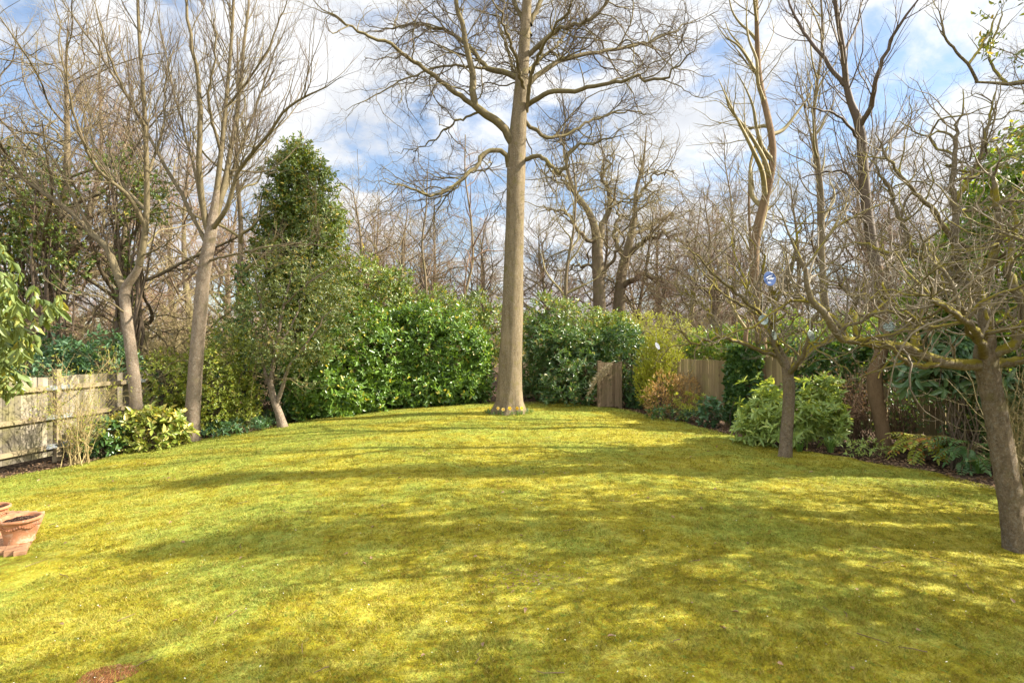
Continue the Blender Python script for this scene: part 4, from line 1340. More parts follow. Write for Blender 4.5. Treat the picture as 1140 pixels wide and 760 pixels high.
shrub('ground_cover_plant', 'low bluish-green carpet of leaves between the pink trunk and the leaning holly', 'plant', on(268, 13.5),
      [E(248, 482, 13.0, 22, 11, .35), E(272, 478, 13.6, 24, 12, .35), E(292, 475, 14.1, 16, 10, .3)], M['l_blue'], 90, 6, 0.05, 0.085, 0.03, 208, lump=0.2, upw=0.9)
shrub('evergreen_shrub', 'dark bluish evergreen looking over the left fence', 'shrub', np.array([-10.6, 12.0, -.45]),
      [(np.array([-10.6, 12.0, 1.0]), np.array([1.4, .7, 1.15])), (np.array([-9.8, 13.0, 1.0]), np.array([1.0, .7, 1.1])), (np.array([-10.6, 9.9, 0.9]), np.array([.6, .9, 1.0])), (np.array([-11.8, 11.5, 1.3]), np.array([1.2, .7, 1.3]))], M['l_blue'], 60, 6, 0.10, 0.11, 0.045, 209, lump=0.2)
shrub('evergreen_shrub', 'deep green bush in the gap under the leaning holly', 'shrub', on(300, 15.5),
      [E(290, 435, 15.3, 34, 40, .7), E(325, 440, 15.6, 22, 34, .6), E(262, 400, 15.8, 28, 40, .7)], M['l_dark'], 50, 6, 0.10, 0.085, 0.04, 210, lump=0.2)

# twiggy yellow bush in front of the left fence
rng = np.random.default_rng(211)
bb = G(86, 516)
root = thing('twiggy_bush', 'bare pale yellow twiggy bush covering the second panel of the left fence', 'shrub', bb)
B = 30
tips = np.column_stack([bb[0] + rng.normal(size=B) * 0.5, bb[1] + 0.05 + rng.normal(size=B) * 0.3, bb[2] + 0.7 + 1.5 * rng.random(B)])
g = stems_geo(rng, bb, tips, 0.008, 0.003, 9, 0.10, 0.05)
g.build('stems', M['twig_pale'], root, bb)
n = 9
t = np.linspace(0, 1, n)[None, :, None]
bs = bb + np.column_stack([rng.normal(size=(B, 2)) * 0.1, np.zeros(B)])
pp = bs[:, None] * (1 - t) + tips[:, None] * t + rng.normal(size=(B, n, 3)) * 0.02
rr = np.repeat(np.linspace(.008, .003, n)[None], B, 0)
g = Geo()
a1 = spawn(rng, pp, rr, per_m=8, t0=.2, ang=(20, 55), lr=(.2, .45), cap=.7, n=6, wander=.18, up=.08, rk=.006, rmin=.003)
a2 = spawn(rng, a1[0], a1[1], per_m=8, t0=.1, ang=(25, 60), lr=(.3, .6), cap=.25, n=4, wander=.2, rk=.006, rmin=.0025)
for q in (a1, a2):
    g.tubes(q[0], q[1], 3)
g.build('twigs', M['twig_pale'], root, bb)
g = Geo()
k = rng.integers(0, len(a2[0]), 1100)
shoot_leaves(rng, g, a2[0][k, -1], rng.normal(size=(1100, 3)) + (0, 0, .6), 2, 0.01, 0.024, 0.012)
g.build('buds', M['l_willow'], root, bb)

# ------------------------------------------------------------------ leaning holly and the tall evergreen
bH = G(313, 475)
YH = bH[1]
rng = np.random.default_rng(221)
root = thing('holly_tree', 'small leaning evergreen with three pale stems and a loose olive crown', 'tree', bH)
g, _, _ = trunk_geo([P(315, 477, YH), P(311, 462, YH), P(306, 448, YH), P(302, 432, YH), P(303, 415, YH), P(306, 395, YH), P(316, 340, YH), P(326, 300, YH)], [0.125, 0.105, 0.095, 0.075, 0.06, 0.05, 0.035, 0.015], k=14, seed=222, flare=0.2)
g.build('trunk', M['bark_pink'], root, bH)
lp, lr_ = limbs_px(YH, [([(308, 450), (314, 432, -.1), (320, 412, -.2), (330, 398, -.3), (350, 370, -.5), (372, 340, -.6)], .06, .015),
                        ([(303, 436), (296, 420, .1), (292, 402, .2), (284, 370, .3), (270, 340, .4)], .05, .015),
                        ([(306, 395), (330, 350, .5), (345, 300, .8), (350, 265, 1)], .035, .01),
                        ([(306, 390), (290, 340, -.5), (282, 300, -.8)], .035, .01),
                        ([(316, 340), (350, 310, -.6), (385, 290, -1)], .025, .008)], 16, .02, rng)
g = Geo()
g.tubes(lp, lr_, 8)
a1 = spawn(rng, lp, lr_, per_m=4, t0=.35, ang=(30, 70), lr=(.3, .6), cap=1.2, n=7, wander=.2, up=.05, rk=.007, rmin=.004)
g.tubes(a1[0], a1[1], 4)
g.build('branches', M['bark_pink'], root, bH)
g = Geo()
p, nn = ell_points(rng, [E(320, 345, YH, 66, 62, 1.0), E(280, 365, YH, 40, 42, .8), E(368, 350, YH + .2, 44, 46, .8), E(320, 305, YH, 52, 40, .8), E(330, 385, YH - .2, 50, 26, .7)], 46, inner=.55, lump=.3)
shoot_leaves(rng, g, p, nn + .8 * rng.normal(size=p.shape) + (0, 0, .4), 6, 0.12, 0.06, 0.03)
g.build('crown', M['l_holly'], root, bH)

YC = 17.6
bC = on(335, YC)
rng = np.random.default_rng(231)
root = thing('evergreen_tree', 'tall dense dark green evergreen rising in a tapering column on the left', 'tree', bC)
g, _, _ = trunk_geo([bC, P(335, 380, YC), P(334, 300, YC), P(332, 220, YC), P(330, 170, YC)], [.2, .17, .13, .08, .03], k=12, seed=232)
g.build('trunk', M['bark_dark'], root, bC)
g = Geo()
els = [E(334, 335, YC, 56, 56, 1.2), E(322, 292, YC, 40, 40, 1.1), E(352, 285, YC - .2, 38, 36, 1.1), E(310, 252, YC, 26, 30, .8), E(345, 245, YC, 38, 32, 1.0), E(372, 246, YC, 18, 22, .6), E(326, 222, YC - .2, 28, 28, .8), E(346, 206, YC, 22, 24, .7), E(320, 190, YC, 20, 22, .6), E(334, 176, YC, 15, 18, .5), E(322, 166, YC, 8, 10, .3), E(358, 198, YC, 10, 14, .4), E(300, 280, YC, 18, 24, .6)]
els = [(c + np.array([(c[0] - bC[0]) * -.12, 0, 0]), r * np.array([.84, .9, 1.0])) for c, r in els]
p, nn = ell_points(rng, els, 70, inner=.5, lump=.55)
shoot_leaves(rng, g, p, nn + .5 * rng.normal(size=p.shape) + (0, 0, .6), 8, 0.24, 0.10, 0.044)
g.build('crown', M['l_conifer'], root, bC)

# drooping pale-leaved shrub at the left edge
rng = np.random.default_rng(241)
YL = 5.6
bL = np.array([-6.9, YL, float(gz(-6.9, YL))])
root = thing('drooping_shrub', 'pale soft-leaved shrub drooping into the picture at the left edge', 'shrub', bL)
els = [(np.array([-6.15, YL, 2.1]), np.array([.75, .5, .95])), (np.array([-6.6, YL + .2, 2.4]), np.array([.8, .6, 1.0])), (np.array([-5.55, YL - .1, 2.45]), np.array([.42, .3, .28])), (np.array([-5.7, YL + .1, 1.85]), np.array([.45, .35, .42])), (np.array([-5.0, YL - .05, 2.40]), np.array([.36, .2, .16])), (np.array([-5.75, YL, 2.75]), np.array([.5, .35, .4])), (np.array([-5.35, YL - .1, 2.05]), np.array([.36, .3, .3]))]
p, nn = ell_points(rng, els, 46, inner=.6, lump=.25)
g = Geo()
shoot_leaves(rng, g, p, nn * np.array([1, 1, .3]) + .5 * rng.normal(size=p.shape), 5, 0.08, 0.12, 0.045, droop=1.5, curl=.25)
g.build('foliage', M['l_camellia'], root, bL)
tips = p[rng.integers(0, len(p), 60)]
stems_geo(rng, bL, tips, .02, .004, 9, .2).build('stems', M['twig_red'], root, bL)

# ------------------------------------------------------------------ shrubs at the far end and along the right
shrub('rhododendron', 'broad dark rhododendron right of the tall tree, lawn side', 'shrub', on(632, 17.6),
      [E(640, 432, 17.2, 36, 30, .9), E(622, 415, 17.7, 26, 38, .8), E(655, 408, 17.8, 20, 34, .7), E(602, 390, 18.4, 17, 40, .7), E(636, 385, 18.0, 22, 24, .8), E(668, 388, 18.2, 16, 20, .6), E(592, 432, 18.8, 12, 26, .6), E(612, 366, 18.5, 12, 18, .5)], M['l_rhodo'], 56, 7, 0.12, 0.115, 0.044, 301, lump=.36, inner=.45)
shrub('rhododendron', 'dark round evergreen between the board screen and the golden conifer', 'shrub', on(702, 17.2),
      [E(702, 418, 17.2, 22, 44, .8), E(690, 392, 17.8, 26, 32, .8), E(714, 432, 16.9, 16, 26, .6)], M['l_dark'], 62, 7, 0.10, 0.10, 0.042, 302, lump=.2)
shrub('evergreen_shrub', 'pale flecked evergreen above the dark rhododendron', 'shrub', on(648, 19.2),
      [E(610, 365, 19.2, 30, 28, .9), E(652, 368, 19.2, 38, 26, .9), E(684, 372, 19.0, 22, 22, .8)], M['l_laurel2'], 46, 6, 0.14, 0.11, 0.042, 303, lump=.28, inner=.4)
shrub('golden_bush', 'airy golden-green bush in new leaf behind the golden conifer', 'shrub', on(745, 20.5),
      [E(735, 375, 20.5, 42, 26, 1.2), E(772, 388, 20.0, 30, 26, 1.0), E(705, 368, 20.8, 24, 18, .9)], M['l_willow'], 40, 5, 0.14, 0.07, 0.03, 304, lump=.3, inner=.6, stem_mat=M['twig_olive'])
shrub('bright_bush', 'bright green backlit bush showing over the far fence panel', 'shrub', on(810, 17.0),
      [E(790, 388, 17.2, 32, 22, .9), E(838, 382, 16.6, 34, 22, .9), E(878, 375, 15.8, 30, 26, .8)], M['l_bright'], 46, 6, 0.12, 0.10, 0.05, 305, lump=.28, inner=.45)
# golden conifer: upward sprays
rng = np.random.default_rng(306)
bG = on(735, 15.9)
root = thing('golden_conifer', 'feathery golden conifer in front of the far fence', 'shrub', bG)
els = [E(735, 430, 15.9, 19, 30, .5), E(722, 406, 15.9, 9, 26, .3), E(748, 412, 15.8, 10, 24, .3), E(734, 398, 15.9, 9, 24, .3), E(742, 392, 15.8, 6, 16, .2), E(716, 424, 15.8, 7, 24, .25), E(727, 388, 15.9, 5, 14, .2)]
p, nn = ell_points(rng, els, 150, inner=.3, lump=.35)
g = Geo()
sd_ = nn * np.array([.8, .8, .2]) + (0, 0, .75) + .25 * rng.normal(size=p.shape)
shoot_leaves(rng, g, p, sd_, 9, 0.18, 0.05, 0.018, splay=(15, 40))
g.build('foliage', M['l_gold'], root, bG)
stems_geo(rng, bG, p[rng.integers(0, len(p), 14)], .02, .004, spread=.05).build('stems', M['bark_dark'], root, bG)
shrub('bronze_shrub', 'rounded bronze-brown heathery shrub below the golden conifer', 'shrub', on(748, 14.9),
      [E(750, 440, 14.6, 26, 24, .5), E(732, 447, 14.5, 14, 19, .4), E(765, 432, 14.8, 12, 16, .35)], M['l_orange'], 130, 8, 0.10, 0.035, 0.014, 307, stem_mat=M['twig_brown'], nstem=60, stem_r=.008, lump=.22, inner=.35, splay=(20, 50))
shrub('spurge_plant', 'small lime-green whorled plant right of the bronze shrub', 'plant', on(768, 13.9),
      [E(766, 446, 13.9, 14, 10, .3)], M['l_willow'], 36, 8, 0.04, 0.085, 0.026, 308, nstem=22, stem_r=.007, spread=.1, lump=.2)
shrub('low_shrub', 'small dark green shrub at the lawn edge below the bronze one', 'shrub', on(752, 13.9),
      [E(745, 463, 14.0, 20, 9, .3), E(770, 466, 13.6, 14, 9, .25)], M['l_dark'], 80, 6, .06, .07, .028, 309)
shrub('hydrangea', 'small pale blue-green bush standing alone before the far fence panel', 'shrub', on(791, 13.3),
      [E(791, 460, 13.2, 12, 15, .3)], M['l_blue'], 70, 6, .06, .10, .05, 310, droop=.15)
shrub('pieris', 'large fresh green shrub with whorled leaves behind the smaller apple trunk', 'shrub', on(880, 10.9),
      [E(846, 462, 10.9, 20, 26, .45), E(866, 452, 11.1, 15, 22, .4), E(890, 468, 10.7, 24, 24, .45), E(914, 450, 11.0, 15, 28, .4), E(836, 476, 10.9, 13, 15, .4), E(922, 436, 11.1, 11, 20, .3), E(868, 478, 10.6, 26, 18, .4), E(926, 470, 10.7, 14, 22, .35), E(853, 438, 11.2, 7, 10, .3)], M['l_pieris'], 46, 9, 0.035, 0.13, 0.038, 311, lump=.5, inner=.45, splay=(55, 80), droop=.12, upw=.9)
shrub('ivy_hedge', 'dark ivy-covered hedge wall on the right behind the fresh green shrub', 'hedge', on(945, 12.4),
      [E(905, 412, 12.7, 32, 36, .5), E(945, 410, 12.3, 36, 36, .5), E(985, 405, 11.9, 32, 36, .5), E(930, 450, 12.3, 60, 34, .4)], M['l_ivy'], 95, 6, 0.10, 0.085, 0.06, 312, lump=.16, upw=.1, droop=.25)
rng = np.random.default_rng(313)
# ivy sheet on the far fence
bI = on(822, 13.4)
root = thing('ivy', 'curtain of ivy hanging over the fence beside the far brown panel', 'plant', bI)
N = 1500
t = rng.random(N)
f0, f1 = GY(806, 13.75), GY(842, 12.85)
p = f0 + (f1 - f0) * t[:, None]
hgt = 1.95 * rng.random(N)**0.8
keep = (hgt > 0.1) & ~((t > .55) & (hgt < 1.15) & (rng.random(N) < .85))
p[:, 2] += hgt
p[:, 1] -= 0.05 + 0.16 * rng.random(N) + 0.12 * (hgt > 1.5)
p = p[keep]
g = Geo()
shoot_leaves(rng, g, p, np.array([-.3, -1, -.1]) + .5 * rng.normal(size=p.shape), 5, .08, .08, .06, droop=.3)
g.build('foliage', M['l_ivy'], root, bI)
stems_geo(rng, bI, p[rng.integers(0, len(p), 20)], .012, .004, spread=.1).build('stems', M['bark_dark'], root, bI)


def twig_bush(name, label, base, w_, h, d_, n, mat, seed, leaf=None, nleaf=0, lsize=.03, r=.009):
    rng = np.random.default_rng(seed)
    root = thing(name, label, 'shrub', base)
    tips = base + np.column_stack([rng.normal(size=n) * w_ * .5, rng.normal(size=n) * d_ * .5, h * (.45 + .6 * rng.random(n))])
    nn_ = 8
    t = np.linspace(0, 1, nn_)[None, :, None]
    bs = base + np.column_stack([rng.normal(size=n) * w_ * .18, rng.normal(size=n) * d_ * .18, np.zeros(n)])
    pp = bs[:, None] * (1 - t) + tips[:, None] * t + rng.normal(size=(n, nn_, 3)) * .025
    rr = np.repeat(np.linspace(r, r * .35, nn_)[None], n, 0)
    g = Geo()
    g.tubes(pp, rr, 4)
    g.build('stems', mat, root, base)
    g = Geo()
    a1 = spawn(rng, pp, rr, per_m=7, t0=.2, ang=(25, 65), lr=(.25, .5), cap=h * .5, n=6, wander=.22, up=.03, rk=.006, rmin=.0028)
    a2 = spawn(rng, a1[0], a1[1], per_m=8, t0=.1, ang=(25, 65), lr=(.3, .6), cap=.3, n=4, wander=.25, rk=.006, rmin=.0024)
    for q in (a1, a2):
        g.tubes(q[0], q[1], 3)
    g.build('twigs', mat, root, base)
    if leaf:
        g = Geo()
        k = rng.integers(0, len(a2[0]), nleaf)
        shoot_leaves(rng, g, a2[0][k, -1], rng.normal(size=(nleaf, 3)), 2, .015, lsize, lsize * .5)
        g.build('foliage', leaf, root, base)
    return root


twig_bush('brown_bush', 'dry brown twiggy bush left of the crooked reddish trunk', on(955, 11.0), 1.0, 1.6, .5, 40, M['twig_brown'], 321, M['l_dead'], 900, .03)
twig_bush('brown_bush', 'dark tangle of twigs right of the crooked reddish trunk', on(1005, 10.6), .6, 1.5, .4, 26, M['twig_brown'], 322, M['l_ivy'], 700, .045)
twig_bush('brown_bush', 'bare brown bush in front of the right-hand board fence', on(1062, 10.0), .6, 1.2, .3, 14, M['twig_brown'], 323, M['l_ivy'], 350, .05)
twig_bush('pale_twiggy_bush', 'pale yellowish tangle of twigs behind the gnarled trunk at the right edge', on(1150, 7.6), .9, 1.9, .6, 44, M['twig_olive'], 324)
shrub('low_shrub', 'low green clump with narrow leaves at the foot of the crooked trunk', 'plant', on(955, 10.0),
      [E(940, 497, 10.0, 16, 9, .3), E(962, 500, 9.9, 20, 10, .3)], M['l_pieris'], 80, 6, .06, .06, .02, 325)


def strap_plant(label, base, n, h, seed, spread=.16, mat='l_strap', wd=.016):
    rng = np.random.default_rng(seed)
    a = rng.random(n) * 6.28
    g = Geo()
    t = np.linspace(0, 1, 7)
    for i in range(n):
        ln = h * (.7 + .5 * rng.random())
        out = spread * (.4 + .9 * rng.random())
        rb_ = rng.random() * .06
        pt = np.column_stack([np.cos(a[i]) * (rb_ + out * t**1.8), np.sin(a[i]) * (rb_ + out * t**1.8), ln * (t - .38 * t**3)])
        s = np.array([-math.sin(a[i]), math.cos(a[i]), 0]) * (wd / 2)
        wv = np.array([.7, 1, 1, .95, .8, .5, .05])[:, None]
        g.grid(np.stack([pt - s * wv, pt + s * wv], 1) + base)
    o = g.build('strap_leaved_plant', M[mat], None, base)
    tag(o, label, 'plant')
    return o


strap_plant('tuft of green strap leaves below the mahonia beside the gnarled trunk', on(1090, 8.6), 46, .42, 331, .22)
strap_plant('tuft of bluish strap leaves between the fresh green shrub and the low clump', on(925, 10.0), 34, .40, 332, .2)
strap_plant('small tuft of green leaves at the foot of the fresh green shrub', on(890, 10.1), 26, .3, 333, .18)
strap_plant('small upright tuft of leaves at the bed edge left of the bronze shrub', on(722, 15.6), 26, .3, 334, .14)


def pinnate(label, base, n, flen, nl, lsize, mats, seed, name='mahonia', height=.5):
    rng = np.random.default_rng(seed)
    root = thing(name, label, 'shrub', base)
    gs, gl = Geo(), Geo()
    a = rng.random(n) * 6.28
    for i in range(n):
        h0 = height * (.35 + .65 * rng.random())
        d = np.array([math.cos(a[i]), math.sin(a[i]), .55 + .35 * rng.normal()])
        p = [np.array([math.cos(a[i]) * .08, math.sin(a[i]) * .08, h0])]
        L = flen * (.7 + .5 * rng.random())
        for j in range(8):
            d = nrm(d + np.array([0, 0, -.16]) + rng.normal(size=3) * .03)
            p.append(p[-1] + d * L / 8)
        p = np.array(p)
        gs.tubes(np.concatenate([[[0, 0, 0]], p]), np.linspace(.009, .002, 10), 5)
        s = smooth_path(p, nl + 2)[2:]
        tg = nrm(np.gradient(s, axis=0))
        sd1 = nrm(np.cross(tg, [0, 0, 1.0]))
        nv = np.cross(sd1, tg)
        sz = lsize * (1 - .45 * np.abs(np.linspace(-.6, 1, nl)))
        for q in (1, -1):
            leaves(gl, s, sd1 * q + tg * .45 + nv * -.1, nv + .12 * rng.normal(size=nv.shape), sz, sz * .36, .2, .12)
        leaves(gl, s[-1:], tg[-1:], nv[-1:], lsize, lsize * .36)
    gl.build('foliage', mats[0], root)
    gs.build('stems', mats[1], root)
    root.location = base
    return root


pinnate('yellowing mahonia with ladder-like leaves at the foot of the right-hand board fence', on(1028, 9.65), 36, .46, 8, .13, (M['l_mahonia_y'], M['twig_olive']), 341, height=.42)
pinnate('dark green mahonia with ladder-like leaves left of the gnarled trunk', on(1078, 8.95), 34, .5, 8, .12, (M['l_mahonia'], M['twig_olive']), 342, height=.42)
shrub('large_leaved_shrub', 'large-leaved glossy shrub hanging over the right-hand board fence', 'shrub', on(1075, 9.0),
      [E(1035, 415, 9.6, 30, 24, .5), E(1075, 405, 9.5, 34, 30, .5), E(1110, 425, 9.2, 26, 26, .5), E(1050, 385, 9.7, 40, 24, .5)], M['l_fatsia'], 22, 7, .05, .22, .075, 343, lump=.25, inner=.4, droop=.3, splay=(60, 85), nstem=20, stem_r=.014)
shrub('dark_shrub', 'dark ivy-like mass behind the gnarled trunk at the right edge', 'shrub', on(1150, 8.6),
      [E(1130, 462, 9.2, 40, 40, .4), E(1180, 440, 8.8, 40, 60, .5)], M['l_ivy'], 70, 6, .09, .085, .05, 344)
shrub('evergreen_shrub', 'bright leafy evergreen screen behind the crown of the gnarled apple', 'shrub', on(1085, 10.2),
      [E(1090, 350, 10.0, 50, 50, .7), E(1040, 360, 10.2, 34, 36, .6), E(1125, 290, 10.0, 36, 60, .7), E(1075, 275, 10.2, 24, 30, .5), E(1150, 360, 9.6, 40, 60, .7), E(1040, 330, 10.6, 30, 30, .5), E(1100, 225, 10.0, 26, 40, .6), E(1060, 300, 9.9, 34, 30, .6), E(1135, 200, 9.8, 24, 50, .6)], M['l_bright'], 50, 6, .14, .11, .055, 345, lump=.32, inner=.6, nstem=24)
shrub('evergreen_shrub', 'green leafy bush low behind the ivy hedge and small apple', 'shrub', on(1000, 13.4),
      [E(960, 372, 13.6, 44, 22, .6), E(1010, 365, 13.0, 36, 28, .6)], M['l_bright'], 36, 6, .12, .10, .05, 346, lump=.3, inner=.5)

# evergreen tree past the right edge: its leaves hang in the top right corner and it shades the lawn
rng = np.random.default_rng(351)
bR = np.array([9.3, 6.6, float(gz(9.3, 6.6))])
root = thing('holly_tree', 'leafy evergreen with a sawn mossy branch reaching in at the top right corner', 'tree', bR)
g, _, _ = trunk_geo([bR, bR + (-.05, .05, 2), bR + (.1, 0, 4), bR + (0, .1, 6), bR + (0, 0, 8)], [.2, .17, .14, .1, .04], k=14, seed=352)
g.build('trunk', M['bark_dark'], root, bR)
lp, lr_ = limbs_px(6.5, [([(1395, 150), (1300, 102), (1200, 92), (1140, 92), (1085, 92)], .06, .034),
                         ([(1120, 92), (1108, 80, .1), (1102, 60, .2), (1112, 30, .3), (1118, 0, .4)], .018, .008),
                         ([(1088, 92), (1080, 75, -.1), (1062, 55, -.2), (1050, 38, -.3), (1048, 20, -.3), (1040, 0, -.4)], .018, .008),
                         ([(1078, 72, -.1), (1092, 52, 0), (1105, 30, .1), (1112, 5, .2)], .018, .008)], 18, .01, rng)
g = Geo()
g.tubes(lp, lr_, 8)
a1 = spawn(rng, lp[1:], lr_[1:], per_m=6, t0=.2, ang=(30, 70), lr=(.3, .6), cap=.6, n=6, wander=.2, up=.08, rk=.008, rmin=.003)
a2 = spawn(rng, a1[0], a1[1], per_m=8, t0=.1, ang=(30, 70), lr=(.3, .6), cap=.25, n=4, wander=.2, up=.05, rk=.008, rmin=.0025)
g.tubes(a1[0], a1[1], 4)
g.tubes(a2[0], a2[1], 3)
g.build('branches', M['bark_apple_limb'], root, bR)
els = [(bR + (0, 0, 5.4), np.array([1.9, 1.7, 2.1])), (bR + (.2, -.8, 3.6), np.array([1.8, 1.7, 1.6])), (bR + (-.2, .3, 7.2), np.array([1.3, 1.2, 1.2])), (P(1180, 20, 6.2), np.array([.6, .5, .5])), (P(1150, 170, 6.5), np.array([.3, .4, .9])), (bR + (.6, .2, 2.2), np.array([1.5, 1.3, 1.5]))]
p, nn = ell_points(rng, els, 22, inner=.5, lump=.4)
g = Geo()
shoot_leaves(rng, g, p, nn + .7 * rng.normal(size=p.shape) + (0, 0, .4), 6, .13, .07, .034)
g.build('crown', M['l_holly'], root, bR)

# second evergreen past the right edge, nearer the viewer
rng = np.random.default_rng(371)
bS = np.array([9.6, 3.0, float(gz(9.6, 3.0))])
root = thing('holly_tree', 'open-crowned evergreen standing beyond the right edge level with the gnarled apple', 'tree', bS)
g, _, _ = trunk_geo([bS, bS + (-.05, .05, 2), bS + (.1, 0, 5), bS + (0, .1, 7), bS + (0, 0, 9)], [.22, .19, .14, .1, .04], k=14, seed=372)
g.build('trunk', M['bark_dark'], root, bS)
els = [(bS + (-.2, -.9, 4.2), np.array([1.2, 1.0, 1.3])), (bS + (.1, .5, 5.6), np.array([1.4, 1.0, 1.2])), (bS + (0, -.7, 7.0), np.array([1.2, 1.1, 1.0])), (bS + (0, .4, 8.4), np.array([.9, .8, .9])), (bS + (.3, .6, 3.0), np.array([1.2, .8, 1.2])), (bS + (.2, -1.3, 2.4), np.array([1.0, .8, .8]))]
p, nn = ell_points(rng, els, 36, inner=.6, lump=.35)
g = Geo()
shoot_leaves(rng, g, p, nn + .7 * rng.normal(size=p.shape) + (0, 0, .4), 6, .14, .085, .042)
g.build('crown', M['l_holly'], root, bS)
stems_geo(rng, bS, p[rng.integers(0, len(p), 40)], .05, .008, spread=.12, wob=.1).build('branches', M['bark_dark'], root, bS)

# dry fronds leaning over the board screen
rng = np.random.default_rng(361)
bD = on(668, 16.0)
root = thing('dry_frond_plant', 'pale dry fronds fallen across the corner of the board screen', 'plant', bD)
g, g2 = Geo(), Geo()
for i in range(6):
    s = P(684 - i * 1.6, 402 + i * 2.8, 16.1)
    e = P(661 - i * 1.0, 423 + i * 3.0, 15.9)
    q = smooth_path([s, (s + e) / 2 + (0, 0, .10), e], 10)
    g.tubes(q, np.linspace(.012, .004, 10), 4)
    k = np.repeat(np.arange(1, 10), 5)
    leaves(g2, q[k], (q[-1] - q[0]) / np.linalg.norm(q[-1] - q[0]) + rng.normal(size=(len(k), 3)) * .4, rng.normal(size=(len(k), 3)), .14, .014)
g.build('stems', M['straw'], root, bD)
g2.build('fronds', M['straw'], root, bD)

# ------------------------------------------------------------------ pots on their brick corner
pp0 = G(22, 608)
bx0, by0, bz0 = pp0
top = bz0 + 0.045
g = Geo()
rng = np.random.default_rng(401)
# corner of a brick path: front edge and right edge follow the photograph
cx0, cy0 = G(33, 606)[:2]
ang = R(-62)
dr = np.array([math.cos(ang), math.sin(ang)])
fx, fy = G(20, 633)[:2]
edge_d = nrm(np.array([fx - cx0, fy - cy0]))
side_d = np.array([-1.0, 0.12]); side_d /= np.linalg.norm(side_d)
far0 = np.array([cx0, cy0]) - edge_d * 1.35
for i in range(9):
    for j in range(7):
        q = far0 + edge_d * (0.11 + i * 0.222) + side_d * (0.055 + j * 0.112 + 0.0)
        if (i * 0.222) > 1.75:
            continue
        g.box((q[0], q[1], float(gz(q[0], q[1])) + 0.012 + rng.normal() * 0.003), (0.212, 0.102, 0.075), math.atan2(edge_d[1], edge_d[0]) + rng.normal() * .012, rng.normal() * .012, rng.normal() * .012)
bp = g.build('brick_path', M['brick'], None, smooth=False)
kind(bp, 'structure')
bv = bp.modifiers.new('bevel', 'BEVEL')
bv.width, bv.segments = 0.008, 2


def pot(base, label, r=0.21, h=0.29):
    root = thing('terracotta_pot', label, 'flower pot', base, 'terracotta pots on the brick path')
    g = Geo()
    s = r / 0.21
    prof = [(0.001, 0.0), (.135, 0.0), (.142, .006), (.142, .022), (.137, .028), (.150, .10), (.163, .165), (.168, .175), (.166, .183), (.176, .235), (.182, .246), (.200, .250), (.210, .258), (.213, .270), (.210, .283), (.198, .290), (.184, .286), (.176, .27), (.168, .22)]
    g.lathe([(a * s, b * h / .29) for a, b in prof], 56)
    g.build('pot', M['terra'], root)
    g = Geo()
    q = np.linspace(0.001, .178 * s, 9)
    k = 36
    a = np.arange(k + 1) * 2 * math.pi / k
    rg = np.random.default_rng(5)
    v = np.stack([q[:, None] * np.cos(a), q[:, None] * np.sin(a), .245 * h / .29 + .022 * (1 - (q / q[-1])**2)[:, None] + rg.normal(size=(9, k + 1)) * .006], -1)
    v[:, -1] = v[:, 0]
    g.grid(v)
    g.build('soil', M['potsoil'], root)
    g = Geo()
    for m in range(6):
        a0 = m * math.pi / 3 + .2
        for t in np.linspace(0, 1, 9):
            aa = a0 + t * math.pi / 3
            zz = (.218 - .034 * math.sin(t * math.pi)) * h / .29
            rr = (.166 + (zz / h * .29 - .165) * .15 + .004) * s
            lump = .010 + .006 * math.sin(t * math.pi)
            u = np.linspace(0, 2 * math.pi, 9)[:-1]
            w_ = np.linspace(.05, math.pi - .05, 6)
            rad = np.array([math.cos(aa), math.sin(aa), 0])
            prof = np.stack([lump * np.sin(w_), lump * np.cos(w_)], 1)
            g.lathe(prof, 8, (rad[0] * rr, rad[1] * rr, zz))
        rr = .176 * s
        g.lathe(np.stack([.016 * np.sin(np.linspace(.05, 3.1, 6)), .022 * np.cos(np.linspace(.05, 3.1, 6))], 1), 8, (math.cos(a0) * rr, math.sin(a0) * rr, .215 * h / .29))
    g.build('garland', M['terra_d'], root)
    return root


pb = np.array([bx0, by0 + .0, float(gz(bx0, by0)) + 0.052])
p1 = pot(pb, 'terracotta pot with moulded garland, whole in view on the brick corner at the left edge', 0.194, 0.268)
p2 = dup(p1, 'terracotta pot cut by the left edge of the picture behind the other one')
q2 = G(-12, 594)
p2.location = (q2[0], q2[1], q2[2] + 0.052)
p2.rotation_euler = (0, 0, 1)
# pale stone by the pot
g = Geo()
w_ = np.linspace(.05, 3.09, 9)
g.lathe(np.stack([.05 * np.sin(w_), .045 * np.cos(w_)], 1), 12)
v = g.v[0]
v *= 1 + .18 * np.sin(v[:, :1] * 90 + 1) * np.cos(v[:, 1:2] * 70)
st = g.build('stone', M['stone'], None, G(45, 606))
tag(st, 'small pale stone in the grass beside the brick corner', 'stone')

